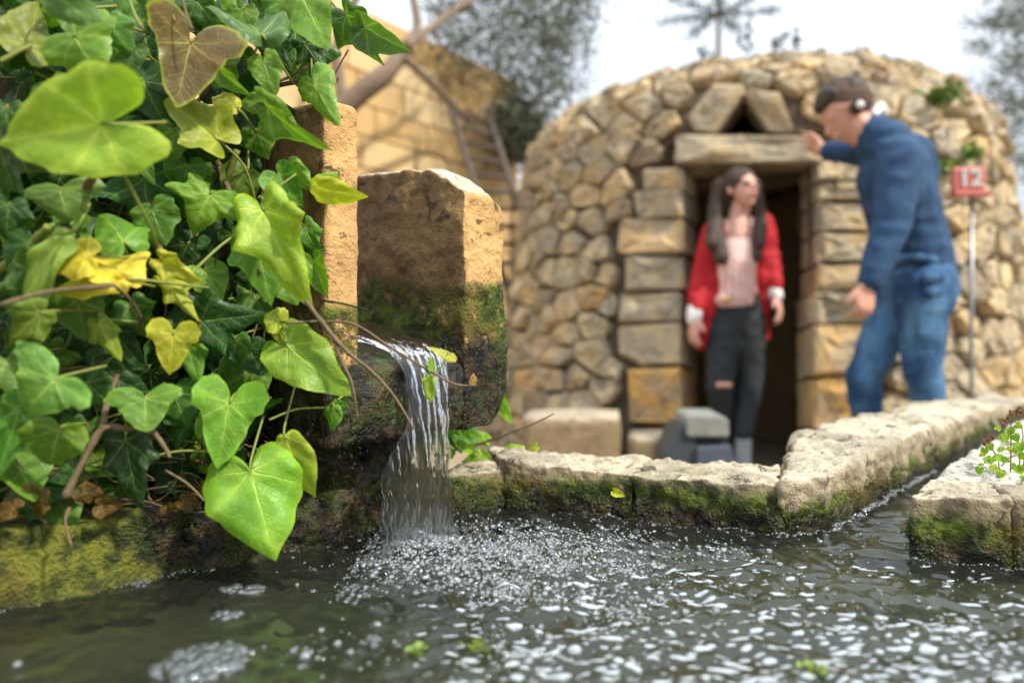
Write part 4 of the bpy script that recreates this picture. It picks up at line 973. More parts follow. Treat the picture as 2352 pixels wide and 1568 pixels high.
# ================================================================ PEOPLE (union of tapered limbs, remeshed to one skin)
def dome_pts(c, r, w=None, k=1.0, seg=14):
    vs = []
    for j in range(1, seg // 2):
        a = math.pi * j / (seg // 2)
        for i in range(seg):
            b = 2 * math.pi * i / seg; vs.append(Vector((math.sin(a) * math.cos(b), math.sin(a) * math.sin(b), math.cos(a))) * r)
    vs += [Vector((0, 0, r)), Vector((0, 0, -r))]
    if w is not None: vs = [v + w * (v.dot(w) * (k - 1)) for v in vs]
    return [Vector(c) + v for v in vs]
def blob(name, prims, mat, parent, vox=.009, sm=4):
    bm = bmesh.new()
    for p in prims:
        w_ = Vector(p[4]).normalized() if len(p) > 4 and p[4] is not None else None; k = p[5] if len(p) > 5 else 1
        pts = dome_pts(p[0], p[1], w_, k) + dome_pts(p[2], p[3], w_, k)
        vv = [bm.verts.new(q) for q in pts]; res = bmesh.ops.convex_hull(bm, input=vv)
        bmesh.ops.delete(bm, geom=list({g for g in list(res['geom_interior']) + list(res['geom_unused']) if isinstance(g, bmesh.types.BMVert) and g.is_valid}), context='VERTS')
    me = bpy.data.meshes.new(name); bm.to_mesh(me); bm.free()
    o = bpy.data.objects.new('tmp', me); COL.objects.link(o)
    m = o.modifiers.new('r', 'REMESH'); m.mode = 'VOXEL'; m.voxel_size = vox; m.use_smooth_shade = True
    s_ = o.modifiers.new('s', 'SMOOTH'); s_.iterations = sm; s_.factor = .5
    bpy.context.view_layer.update(); m2 = bpy.data.meshes.new_from_object(o.evaluated_get(bpy.context.evaluated_depsgraph_get())); bpy.data.objects.remove(o)
    m2.name = name; m2.materials.clear()
    if name in ('jeans', 'sweater', 'blazer', 'blouse', 'hair'):
        a_ = {'jeans': .007, 'sweater': .010, 'blazer': .010, 'blouse': .004, 'hair': .005}[name]; f_ = 22 if name == 'hair' else 9
        for v in m2.vertices:
            q_ = Vector(v.co); q_.z *= .35 if name == 'hair' else 1.4
            v.co += v.normal * a_ * (1 - 2 * abs(noise.noise(q_ * f_))) 
        m2.update()
    return link(name, m2, mat, parent)
def headp(c, fwd, up, s_):
    """prims of a head: c centre of the skull, s_ = head height"""
    f = Vector(fwd).normalized(); u = Vector(up); u = (u - f * u.dot(f)).normalized(); r_ = f.cross(u)
    q = lambda a, b, d: Vector(c) + (f * a + r_ * b + u * d) * s_
    pr = [(q(-.09, 0, .10), .36 * s_, q(.04, 0, .12), .33 * s_, r_, .86),        # skull
          (q(.10, 0, -.05), .26 * s_, q(.13, 0, -.20), .20 * s_, r_, .95),        # face
          (q(.14, 0, -.30), .13 * s_, q(.20, 0, -.36), .085 * s_),                # jaw, chin
          (q(.37, 0, -.02), .035 * s_, q(.425, 0, -.12), .05 * s_),               # nose
          (q(.33, 0, -.225), .06 * s_, q(.345, 0, -.25), .055 * s_, r_, 1.5),     # lips mound
          (q(.31, -.12, .06), .06 * s_, q(.31, .12, .06), .06 * s_),              # brow
          (q(.0, .30, .02), .07 * s_, q(.0, .31, -.08), .045 * s_), (q(.0, -.30, .02), .07 * s_, q(.0, -.31, -.08), .045 * s_)]
    return pr, q
def handp(w, d, side, palm_n, s_=.185, curl=.3, spread=.25):
    """hand from wrist w along d; side = thumb side direction; palm_n = palm normal (fingers curl towards it)"""
    d = Vector(d).normalized(); sd_ = Vector(side); sd_ = (sd_ - d * sd_.dot(d)).normalized(); pn = Vector(palm_n); pn = (pn - d * pn.dot(d) - sd_ * pn.dot(sd_)).normalized()
    pr = [(w, .026, w + d * s_ * .22, .034, pn, .55), (w + d * s_ * .22 + sd_ * .012, .030, w + d * s_ * .45 + sd_ * .014, .028, pn, .5), (w + d * s_ * .22 - sd_ * .012, .030, w + d * s_ * .43 - sd_ * .016, .027, pn, .5)]
    for k, (o_, ln) in enumerate(((.030, .40), (.010, .45), (-.011, .42), (-.031, .33))):
        b = w + d * s_ * .46 + sd_ * o_; dr_ = (d + sd_ * o_ * spread * 18).normalized(); p = b; r_ = .0095
        for j in range(3):
            ang = curl * (j + .6); dd = (dr_ * math.cos(ang) + pn * math.sin(ang)).normalized(); e = p + dd * s_ * ln * (.42, .32, .26)[j]
            pr.append((p, r_, e, r_ * .9)); p = e; r_ *= .9
    b = w + d * s_ * .12 + sd_ * .026; m_ = b + (d * .7 + sd_ * .7 + pn * .25).normalized() * s_ * .22; e = m_ + (d * .9 + sd_ * .25 + pn * .35).normalized() * s_ * .18
    pr += [(b, .014, m_, .012), (m_, .012, e, .010)]; return pr

# ---- woman in the doorway
W = empty('person', (P(1690, 0, 3.40).x, 3.40, 0), 'woman in red blazer, striped blouse and black jeans standing in the hut doorway', 'person')
dw = 3.38
hc = P(1702, 437, dw - .04); hf, hu = Vector((.36, -.88, .22)), Vector((-.15, .2, 1))
hp, q = headp(hc, hf, hu, .225)
wsh_l, wsh_r = P(1640, 533, dw), P(1752, 515, dw + .03); wel_l, wel_r = P(1612, 640, dw + .02), P(1768, 600, dw + .02); wwr_l, wwr_r = P(1596, 728, dw - .06), P(1783, 680, dw - .05)
whip = P(1690, 715, dw); wk_l, wk_r = P(1652, 888, dw - .10), P(1722, 872, dw - .02); wa_l, wa_r = P(1655, 1010, dw - .02), P(1708, 1000, dw - .10)
body_ = hp + [(P(1700, 470, dw - .01), .050, P(1695, 520, dw - .01), .052), (P(1695, 515, dw - .03), .05, P(1695, 545, dw - .05), .045), (P(1695, 550, dw), .105, P(1693, 600, dw), .10, (0, 1, 0), .75), (P(1692, 640, dw), .095, whip, .115, (0, 1, 0), .8),
    (P(1695, 525, dw), .06, wsh_l, .045), (P(1695, 525, dw), .06, wsh_r, .045), (wsh_l, .045, wel_l, .036), (wel_l, .036, wwr_l, .024), (wsh_r, .045, wel_r, .036), (wel_r, .036, wwr_r, .024),
    (P(1668, 735, dw), .085, wk_l, .052), (wk_l, .052, wa_l, .035), (P(1712, 735, dw), .085, wk_r, .052), (wk_r, .052, wa_r, .035), (wa_l, .032, wa_l + Vector((0, -.0, -.04)), .03), (wa_r, .032, wa_r + Vector((.0, 0, -.04)), .03)]
body_ += handp(wwr_l, P(1590, 790, dw - .08) - wwr_l, (.3, -1, 0), (1, .2, 0), .17, .30) + handp(wwr_r, P(1797, 740, dw - .1) - wwr_r, (-.5, -1, 0), (-1, .3, 0), .17, .35)
blob('body', body_, M['skin2'], W, .0075, 3)
blob('blouse', [(P(1693, 575, dw - .035), .085, P(1692, 610, dw - .045), .098, (0, 1, 0), .85), (P(1692, 610, dw - .045), .098, P(1690, 678, dw - .04), .09, (0, 1, 0), .85), (P(1670, 530, dw), .055, P(1722, 522, dw), .055), (P(1660, 690, dw - .07), .035, P(1715, 690, dw - .07), .035)], M['blouse'], W)
blob('jeans', [(P(1690, 700, dw), .118, P(1690, 735, dw), .125, (0, 1, 0), .82), (P(1664, 740, dw), .092, wk_l, .062), (wk_l, .060, wa_l, .046), (P(1716, 740, dw), .092, wk_r, .064), (wk_r, .062, wa_r + Vector((0, 0, .02)), .046)], M['black'], W)
blob('blazer', [(wsh_l + Vector((.01, 0, 0)), .060, P(1622, 640, dw + .02), .056), (P(1630, 560, dw), .062, P(1635, 650, dw + .03), .066, (1, 0, 0), .8), (P(1640, 650, dw), .062, P(1612, 790, dw - .02), .030, (1, 0, 0), .8), (P(1640, 690, dw + .05), .06, P(1630, 780, dw + .05), .045),
    (wsh_l, .054, wel_l, .050), (wel_l, .050, P(1597, 706, dw - .04), .040), (wsh_r, .056, P(1762, 600, dw + .03), .052), (P(1752, 530, dw + .02), .058, P(1748, 640, dw + .03), .056, (1, 0, 0), .75), (P(1750, 640, dw), .052, P(1756, 775, dw), .022, (1, 0, 0), .8),
    (wsh_r, .054, wel_r, .048), (wel_r, .048, P(1779, 660, dw - .04), .038), (P(1690, 545, dw + .07), .08, P(1690, 700, dw + .07), .09)], M['red'], W)
blob('sleeve_cuff', [(P(1596, 712, dw - .045), .040, P(1594, 732, dw - .06), .038)], M['white'], W)
blob('sleeve_cuff', [(P(1778, 664, dw - .035), .037, P(1783, 680, dw - .05), .034)], M['white'], W)
blob('wristwatch', [(P(1784, 684, dw - .075), .020, P(1785, 688, dw - .078), .018)], M['metal'], W, .004, 1)
blob('belt_buckle', [(P(1665, 688, dw - .125), .016, P(1671, 684, dw - .125), .016)], M['gold'], W, .004, 1)
hr = [(q(-.12, 0, .15), .375 * .225, q(.0, 0, .19), .34 * .225)]
for sg, ex, ey, r_ in ((-1, 1656, 590, .046), (-1, 1636, 560, .042), (1, 1744, 560, .036), (1, 1736, 590, .030)):
    a = hc + Vector((-.088 if sg < 0 else .072, .045, .03)); b = P(1642 if sg < 0 else 1744, 505, dw - .02); hr += [(a, .042, b, .036), (b, .036, P(ex, ey, dw - .10), r_ * .8)]
hr += [(q(-.30, 0, -.05), .062, P(1690, 540, dw + .11), .06)]
blob('hair', hr, M['hair_w'], W, .008, 2)
blob('ripped_knee', [(wk_l + Vector((-.02, -.056, .012)), .014, wk_l + Vector((.03, -.056, .012)), .014)], M['skin2'], W, .004, 1)
for sg in (-1, 1):
    e = q(.345, sg * .125, .0); blob('eye', [(e - (q(.345, .03, 0) - q(.345, 0, 0)), .009, e + (q(.345, .03, 0) - q(.345, 0, 0)), .009)], M['eye'], W, .003, 1)
blob('mouth', [(q(.375, -.05, -.24), .006, q(.375, .05, -.24), .006)], M['lip'], W, .003, 1)
for wa in (wa_l, wa_r):
    t = wa + Vector((.015, -.17, -wa.z + .032)); h_ = Vector((wa.x, wa.y + .01, .04)); blob('shoe', [(wa + Vector((0, 0, -.0)), .040, h_, .042), (h_, .04, t, .032, (0, 0, 1), .85), (h_, .036, Vector((t.x, t.y, .03)), .036)], M['shoe'], W)

# ---- man leaning on the lintel
Mn = empty('person', (P(2100, 0, 2.78).x, 2.78, 0), 'man in navy knit top and blue jeans leaning one hand on the hut lintel', 'person')
hp, q = headp(P(1945, 260, 2.80), Vector((-.86, .05, -.52)), Vector((-.38, 0, .9)), .255)
sh_n, sh_f = P(2068, 372, 2.63), P(2025, 345, 2.93); el_n, wr_n = P(2048, 520, 2.58), P(1990, 655, 2.56); el_f, wr_f = P(1962, 352, 3.02), P(1888, 344, 3.13)
hipn, hipf = P(2118, 668, 2.68), P(2075, 668, 2.86); kn, kf = P(2118, 850, 2.66), P(1984, 868, 2.82); an, af = P(2150, 1095, 2.72), P(1998, 1080, 2.9)
pw = handp(wr_f, P(1838, 318, 3.30) - wr_f, (-.3, 0, 1), (0, 1, -.2), .19, .10, .4)
body_ = hp + [(P(1965, 290, 2.8), .066, P(2010, 320, 2.78), .072), (P(2038, 355, 2.78), .075, P(2070, 480, 2.77), .09, (0, 1, 0), 1.1), (P(2070, 480, 2.77), .09, P(2100, 620, 2.77), .10, (0, 1, 0), 1.1),
    (P(2040, 352, 2.78), .07, sh_n, .055), (P(2040, 352, 2.78), .07, sh_f, .055), (sh_n, .06, el_n, .045), (el_n, .045, wr_n, .032), (sh_f, .06, el_f, .045), (el_f, .045, wr_f, .03),
    (hipn, .08, kn, .045), (kn, .045, an, .035), (hipf, .08, kf, .045), (kf, .045, af, .035), (an, .04, an + Vector((-.12, 0, -.06)), .035), (af, .04, af + Vector((-.12, 0, -.06)), .035)] + pw
body_ += handp(wr_n, P(1984, 730, 2.54) - wr_n, (-1, -.3, 0), (.9, .5, 0), .18, .85, .1)
blob('body', body_, M['skin'], Mn, .0075, 3)
blob('sweater', [(P(2030, 335, 2.78), .095, P(2052, 400, 2.78), .125, (0, 1, 0), 1.25), (P(2052, 400, 2.78), .13, P(2078, 500, 2.78), .128, (0, 1, 0), 1.2), (P(2078, 500, 2.78), .128, P(2100, 600, 2.78), .130, (0, 1, 0), 1.15),
    (P(2100, 590, 2.78), .128, P(2108, 628, 2.78), .122, (0, 1, 0), 1.2), (P(1998, 305, 2.785), .070, P(2025, 330, 2.78), .095), (P(2040, 345, 2.78), .09, sh_n, .082), (sh_n, .085, el_n, .062), (sh_n, .085, P(2075, 440, 2.62), .070), (el_n, .062, P(2000, 640, 2.56), .046),
    (P(2040, 345, 2.78), .09, sh_f, .078), (sh_f, .074, el_f, .054), (el_f, .054, P(1908, 347, 3.10), .040), (P(2095, 352, 2.80), .075, P(2112, 400, 2.82), .07)], M['navy'], Mn)
blob('jeans', [(P(2100, 605, 2.78), .122, P(2108, 660, 2.78), .142, (0, 1, 0), 1.15), (P(2128, 640, 2.72), .100, P(2128, 690, 2.70), .10), (hipn, .104, kn, .066), (kn, .066, P(2140, 940, 2.68), .058), (P(2140, 940, 2.68), .058, an, .056), (hipf, .100, kf, .068), (kf, .068, P(1990, 960, 2.85), .056), (P(1990, 960, 2.85), .056, af, .054)], M['denim'], Mn)
blob('waistband', [(P(2035, 598, 2.64), .016, P(2110, 590, 2.60), .016), (P(2110, 590, 2.60), .016, P(2160, 600, 2.66), .016)], M['denim'], Mn, .005, 1)
blob('back_pocket', [(P(2128, 640, 2.575), .022, P(2158, 636, 2.60), .022), (P(2132, 672, 2.575), .020, P(2155, 668, 2.60), .02)], M['denim'], Mn, .006, 1)
s_ = .255
blob('hair', [(q(-.17, 0, .26), .27 * s_, q(.12, 0, .32), .225 * s_, (0, 1, 0), 1.05), (q(.12, 0, .36), .17 * s_, q(.30, 0, .30), .10 * s_, (0, 1, 0), 1.5), (q(.20, .05, .40), .10 * s_, q(-.02, .03, .46), .11 * s_), (q(-.02, -.05, .45), .12 * s_, q(-.2, 0, .44), .10 * s_)], M['hair_m'], Mn, .006, 1)
blob('cropped_sides', [(q(-.13, 0, .12), .362 * s_, q(-.02, 0, .22), .335 * s_, (0, 1, 0), .90), (q(-.30, 0, .02), .14 * s_, q(-.29, 0, -.08), .10 * s_, (0, 1, 0), 1.3)], M['hair_s'], Mn, .006, 2)
e_ = q(.0, 0, -.01); blob('ear_pad', [(Vector((e_.x, e_.y - .078, e_.z)), .030, Vector((e_.x, e_.y - .082, e_.z)), .029)], M['hair_m'], Mn, .004, 1); blob('earpiece', [(Vector((e_.x, e_.y - .100, e_.z)), .017, Vector((e_.x + .002, e_.y - .104, e_.z)), .015)], M['white'], Mn, .004, 1)
blob('headphone_band', [(P(2008, 262, 2.76), .017, P(2022, 246, 2.80), .020), (P(2022, 246, 2.80), .020, P(2032, 262, 2.84), .015)], M['white'], Mn, .005, 1)
blob('eye', [(q(.345, .125, .0), .009, q(.345, .14, -.005), .009)], M['eye'], Mn, .003, 1)
for a_ in (an, af):
    b_ = Vector((a_.x, a_.y, .05)); blob('shoe', [(a_, .052, b_, .05), (b_, .048, b_ + Vector((-.17, 0, -.012)), .036)], M['darkwood'], Mn)

# ================================================================ IVY
def crv(pts, n_):       # resample a Catmull-Rom open curve
    out = []
    for i in range(len(pts) - 1):
        a = pts[max(i - 1, 0)]; b = pts[i]; c = pts[i + 1]; e = pts[min(i + 2, len(pts) - 1)]
        for k in range(n_):
            t = k / n_; out.append(tuple(.5 * ((2 * b[m]) + (c[m] - a[m]) * t + (2 * a[m] - 5 * b[m] + 4 * c[m] - e[m]) * t * t + (3 * b[m] - a[m] - 3 * c[m] + e[m]) * t ** 3) for m in (0, 1)))
    out.append(pts[-1]); return out
SHAPES = {
 'tri': [(0, 0), (.05, -.17), (.17, -.33), (.36, -.38), (.53, -.28), (.61, -.08), (.56, .10), (.43, .20), (.37, .36), (.30, .58), (.16, .84), (0, 1)],
 'deep': [(0, 0), (.035, -.18), (.12, -.38), (.28, -.50), (.45, -.42), (.53, -.18), (.51, .12), (.43, .38), (.27, .66), (.12, .87), (0, 1)],
 'heart': [(0, 0), (.045, -.14), (.16, -.27), (.33, -.25), (.46, -.08), (.50, .15), (.45, .37), (.33, .58), (.17, .82), (0, 1)],
 'lobed': [(0, 0), (.055, -.15), (.20, -.25), (.35, -.17), (.42, .00), (.50, .14), (.60, .30), (.47, .36), (.36, .42), (.29, .55), (.19, .75), (0, 1)],
 'five': [(0, 0), (.07, -.19), (.26, -.34), (.41, -.25), (.38, -.04), (.46, .06), (.66, .28), (.46, .34), (.30, .40), (.24, .56), (.13, .80), (0, 1)],
 'oval': [(0, 0), (.10, -.05), (.24, .02), (.34, .20), (.35, .42), (.27, .64), (.14, .85), (0, 1)]}
HALFW = {'tri': .61, 'deep': .53, 'heart': .5, 'lobed': .60, 'five': .66, 'oval': .35}
leafmesh = {}
def make_leaf(shape, v):
    rs_ = random.Random(hash(shape) % 1000 + v * 17) if False else random.Random(len(shape) * 31 + ord(shape[0]) * 7 + v * 17)
    rt = crv(SHAPES[shape], 3); lt = [(-x, y) for x, y in crv(SHAPES[shape], 3)]
    outl = rt + lt[::-1][1:-1]; asym = rs_.uniform(-.06, .06); n_ = len(outl); rings = 9; c = (0, .16)
    fold = (rs_.uniform(.0, .5), rs_.uniform(.1, .8), rs_.uniform(-.35, .0))[v % 3]; droop = rs_.uniform(-.1, .7); wav = rs_.uniform(.02, .06); ph = rs_.uniform(0, 6.28); nw = rs_.choice((3, 4, 5)); tw = rs_.uniform(-.35, .35); rs_c = rs_.uniform(-.2, 1.3)
    vs = [(c[0], c[1])]; eg = [0.0]
    for j in range(1, rings + 1):
        t = j / rings
        for i, (x, y) in enumerate(outl):
            jx = 1 + .035 * math.sin(i * 1.7 + v * 2.1) * (t ** 2) + .02 * math.sin(i * .9 + v)
            vs.append((c[0] + (x * jx * (1 + asym * (1 if x > 0 else -1)) - c[0]) * t, c[1] + (y * (1 + .02 * math.sin(i * 1.3 + v)) - c[1]) * t)); eg.append(t)
    v3 = []
    for (x, y), t in zip(vs, eg):
        a = math.atan2(x, y - c[1]); z = fold * abs(x) ** 1.25 * .9 - droop * max(0, y) ** 2 * .55 + wav * math.sin(nw * a + ph) * t * t * 1.3 + .018 * math.sin(9 * a + ph * 2) * t ** 3 - rs_c * max(0, t - .72) ** 2 + tw * x * y
        z += .010 * math.sin(x * 24 + ph) * math.sin(y * 19 + ph)
        v3.append((x, y, z))
    fs = [(0, 1 + i, 1 + (i + 1) % n_) for i in range(n_)]
    for j in range(rings - 1):
        for i in range(n_):
            i2 = (i + 1) % n_; fs.append((1 + j * n_ + i, 1 + (j + 1) * n_ + i, 1 + (j + 1) * n_ + i2, 1 + j * n_ + i2))
    # outline runs clockwise seen from +Z, flip for upward normals
    fs = [f[::-1] for f in fs]
    me = mesh('leaf', v3, fs, True, {'edge': eg}); at = me.attributes.new('lc', 'FLOAT_VECTOR', 'POINT')
    at.data.foreach_set('vector', np.array([(x, y, 0) for x, y in vs], dtype=np.float32).ravel()); me.materials.append(M['leaf'])
    if me.polygons[0].normal.z < 0: me.flip_normals()
    return me
def leafmat_frame(B, T, roll, flip=False):
    y = (T - B); ln = y.length; y.normalize(); v = (Vector((0, 0, CAMZ)) - B).normalized(); z = (v - y * v.dot(y)).normalized()
    z = Quaternion(y, roll) @ z
    x = y.cross(z); m = Matrix((x, y, z)).transposed(); return m, ln
ivy = empty('ivy', (-.35, .70, .51), 'ivy with big glossy green leaves tumbling over the wall left of the spout', 'ivy')
ivy_l = Vector(ivy.location); NL = 0
def put_leaf(bx, by, tx, ty, wpx, shape, col, d, dd=0.0, roll=0.0, v=None, parent=ivy, petiole=True, alpha=0.0):
    global NL
    B = P(bx, by, d); T = P(tx, ty, d + dd); m, ln = leafmat_frame(B, T, roll); v = v if v is not None else random.randrange(8)
    key = (shape, v)
    if key not in leafmesh: leafmesh[key] = make_leaf(shape, v)
    lp = math.hypot(bx - tx, by - ty); wd_ = wpx / F * d; sx = wd_ / (2 * HALFW[shape]); sx = sx / max(.55, abs(math.cos(roll)))
    o = bpy.data.objects.new('leaf', leafmesh[key]); COL.objects.link(o); o.parent = parent
    o.matrix_basis = Matrix.Translation(B - Vector(parent.location)) @ m.to_4x4() @ Matrix.Diagonal((sx, ln, (sx + ln) / 2, 1))
    c = lin(col); o.color = (c[0] * 1.38, c[1] * 1.14, c[2] * .66, alpha); NL += 1
    if petiole:
        y = (T - B).normalized(); e = B - y * ln * random.uniform(.25, .6) + Vector((random.gauss(0, .01), random.uniform(.03, .06), random.gauss(0, .01)))
        pet.tube([B, B - y * ln * .12 + Vector((0, .006, 0)), e], .0011, .0013, 5, 3)
    return o
pet = MB()
LG, LIME, YEL, MID, DRK, BLU, OLV, BRN = (150, 190, 58), (128, 170, 20), (198, 190, 18), (84, 140, 18), (28, 76, 16), (76, 118, 72), (112, 130, 24), (100, 84, 44)
SHN = (104, 152, 52)
def hd(x): return .535 + .175 * max(0, min(1, x / 800))
H = [ # bx, by, tx, ty, width, shape, colour, depth offset, dd, roll
 (233, 284, -20, 330, 240, 'deep', LG, -.075, .01, .1), (438, 98, 404, 246, 205, 'tri', BRN, -.03, -.01, -.05), (172, 84, 226, 178, 190, 'tri', SHN, -.01, .0, .35),
 (62, 106, 92, 0, 118, 'heart', OLV, .01, .02, .2), (100, -30, 218, 54, 80, 'oval', BLU, -.02, 0, .5), (328, 186, 372, 282, 185, 'five', DRK, .015, .0, .1), (308, 112, 285, 170, 58, 'heart', BLU, 0, 0, .3),
 (500, 322, 372, 216, 140, 'lobed', (138, 158, 16), -.015, -.01, .4), (545, 252, 478, 210, 52, 'oval', (170, 180, 60), -.02, 0, .3), (600, 80, 530, 0, 150, 'lobed', BLU, -.02, .03, .7), (692, -15, 752, 116, 118, 'heart', SHN, -.02, 0, .3),
 (792, 36, 866, 150, 110, 'five', (58, 108, 14), 0, 0, .5), (838, 62, 932, 126, 76, 'heart', BLU, -.015, 0, .5), (720, 190, 772, 284, 96, 'tri', SHN, -.02, -.01, .3), (612, 244, 732, 364, 82, 'lobed', SHN, -.025, 0, .75),
 (606, 138, 628, 216, 74, 'heart', SHN, -.01, 0, .3), (608, 240, 543, 226, 48, 'oval', SHN, -.015, 0, .3), (500, 158, 562, 220, 36, 'oval', (120, 170, 70), -.01, 0, .6), (700, 100, 748, 168, 92, 'five', DRK, .02, 0, .1), (622, 108, 672, 165, 90, 'five', DRK, .02, 0, -.2),
 (640, 402, 690, 470, 88, 'heart', (84, 148, 22), -.01, 0, .1), (738, 440, 776, 394, 62, 'heart', (120, 172, 40), -.02, 0, .3), (715, 430, 832, 455, 60, 'oval', (184, 200, 14), -.03, -.02, .3), (664, 368, 708, 442, 44, 'oval', (118, 170, 60), -.02, 0, .5),
 (482, 446, 440, 524, 186, 'five', (108, 158, 18), -.015, -.01, .15), (606, 484, 690, 698, 175, 'lobed', (140, 180, 24), -.035, -.02, .25), (588, 545, 622, 702, 150, 'lobed', (96, 156, 34), -.01, 0, .1), (604, 492, 518, 438, 34, 'oval', (158, 186, 24), -.03, 0, .3),
 (330, 410, 352, 566, 200, 'five', (34, 92, 14), .03, 0, .1), (285, 555, 222, 460, 140, 'lobed', (92, 148, 28), -.01, .01, .3), (262, 628, 196, 545, 160, 'lobed', YEL, -.035, .03, .55), (290, 642, 82, 652, 66, 'oval', (206, 198, 40), -.045, 0, .45), (200, 590, 110, 610, 90, 'heart', YEL, -.04, 0, .6),
 (372, 600, 452, 652, 74, 'lobed', (176, 184, 30), -.03, 0, .3), (386, 652, 452, 736, 70, 'five', (158, 178, 26), -.025, 0, .2), (462, 737, 602, 724, 172, 'five', (24, 78, 18), -.005, .0, .12), (398, 768, 388, 862, 112, 'tri', (172, 182, 22), -.03, 0, .1),
 (226, 742, 272, 828, 68, 'lobed', (128, 158, 28), -.01, 0, .2), (92, 722, -10, 798, 110, 'lobed', (100, 130, 20), -.02, 0, .3), (126, 872, 40, 946, 200, 'tri', (96, 152, 62), -.035, -.01, .35), (334, 914, 336, 992, 158, 'tri', (88, 140, 34), -.02, -.01, .15),
 (136, 988, 108, 1078, 134, 'heart', (96, 138, 16), -.01, 0, .1), (44, 940, -6, 1096, 118, 'lobed', (70, 132, 22), 0, 0, .3), (288, 1012, 318, 1176, 124, 'lobed', (34, 72, 32), 0, 0, .35), (528, 925, 497, 1074, 162, 'tri', (106, 168, 28), -.03, -.015, .15),
 (577, 1082, 633, 1285, 218, 'heart', (112, 172, 18), -.03, -.015, .05), (655, 1000, 712, 1148, 84, 'oval', (140, 168, 24), -.03, 0, .55), (660, 795, 799, 907, 136, 'heart', (118, 162, 30), -.03, -.01, .15), (642, 738, 606, 722, 66, 'heart', (154, 178, 26), -.03, 0, .3), (634, 738, 648, 796, 32, 'oval', (150, 170, 24), -.03, 0, .4),
 (766, 930, 755, 992, 40, 'oval', (84, 148, 16), -.02, 0, .5), (764, 928, 800, 934, 26, 'oval', (90, 150, 20), -.02, 0, .4), (722, 600, 746, 686, 58, 'heart', (108, 168, 18), -.01, 0, .4), (140, 436, 152, 505, 165, 'tri', (98, 136, 66), -.015, 0, .4),
 (30, 336, 150, 388, 90, 'heart', (58, 86, 52), -.01, 0, .5), (150, 540, -10, 745, 66, 'oval', (128, 164, 72), -.03, 0, .8), (430, 792, 458, 882, 86, 'lobed', MID, 0, 0, .3), (572, 800, 604, 862, 86, 'heart', DRK, .02, 0, 0), (480, 958, 452, 1008, 46, 'heart', (118, 168, 26), -.01, 0, .2),
 (450, 0, 500, 66, 120, 'lobed', (52, 100, 18), .01, 0, .2), (375, -10, 350, 70, 100, 'heart', (48, 100, 24), .015, 0, .3), (250, 50, 286, 112, 110, 'lobed', (72, 128, 32), .0, 0, .3), (560, 20, 540, 70, 70, 'heart', (92, 140, 30), 0, 0, .3), (330, 10, 260, -20, 100, 'heart', MID, .02, 0, .3),
 (645, 5, 590, -30, 80, 'heart', (76, 130, 30), 0, 0, .2), (20, 470, 10, 560, 110, 'lobed', (34, 84, 22), .015, 0, .2), (70, 560, 30, 640, 90, 'heart', (40, 96, 20), .01, 0, .3), (200, 880, 255, 930, 90, 'heart', (44, 92, 16), .02, 0, .3), (260, 760, 330, 850, 120, 'five', (26, 74, 14), .03, 0, .2),
 (430, 560, 400, 650, 150, 'five', (30, 84, 14), .03, 0, 0), (700, 520, 735, 600, 74, 'lobed', (78, 138, 14), .0, 0, .2), (560, 400, 520, 470, 90, 'heart', (92, 128, 24), .01, 0, .2), (590, 630, 560, 700, 90, 'five', DRK, .03, 0, .1), (30, 600, 90, 640, 90, 'oval', (66, 108, 52), 0, 0, .6)]
for (bx, by, a, L_, c, shp) in ((250, 130, 80, 95, MID, 'five'), (400, 300, 100, 90, (92, 140, 24), 'lobed'), (300, 330, 60, 100, (70, 120, 22), 'five'), (520, 140, 120, 70, (92, 138, 30), 'five'), (120, 200, 70, 110, MID, 'lobed'), (160, 520, 100, 100, (80, 134, 22), 'five'),
        (350, 480, 70, 90, (74, 126, 18), 'heart'), (300, 700, 60, 90, (60, 112, 20), 'lobed'), (180, 690, 80, 95, (78, 124, 20), 'heart'), (470, 620, 60, 80, (100, 150, 24), 'heart'), (540, 780, 90, 80, (64, 118, 18), 'lobed'), (400, 900, 70, 90, (50, 104, 16), 'heart'), (60, 640, 90, 90, (70, 118, 24), 'lobed'),
        (470, 880, 80, 70, (88, 140, 20), 'heart'), (20, 830, 70, 90, (84, 128, 30), 'heart'), (200, 980, 100, 80, (60, 108, 18), 'five'), (430, 960, 110, 80, (44, 96, 16), 'five'), (590, 300, 70, 70, (88, 140, 28), 'heart'), (430, 380, 100, 80, (60, 110, 18), 'heart'), (80, 300, 95, 110, (50, 100, 22), 'five'), (510, 20, 60, 80, (92, 140, 34), 'heart'), (160, 10, 80, 90, (84, 130, 30), 'lobed'), (650, 640, 60, 70, (84, 140, 20), 'heart'), (15, 250, 90, 90, (44, 90, 30), 'lobed')):
    a = math.radians(a); H.append((bx, by, bx + L_ * math.cos(a), by + L_ * math.sin(a), L_ * 1.15, shp, c, .012, 0, random.uniform(-.2, .5)))
for i, h in enumerate(H):
    bx, by, tx, ty, wp, shp, col, off, dd, roll = h
    o = put_leaf(bx, by, tx, ty, wp, shp, col, hd(bx) + off - .018 + (i % 5) * .002, dd, roll, v=i % 8, alpha=1.0 if col == BRN else 0.0)
    if i == 0: o['label'] = 'very large pale green leaf'
    if i == 1: o['label'] = 'brown leaf with yellow green edge'
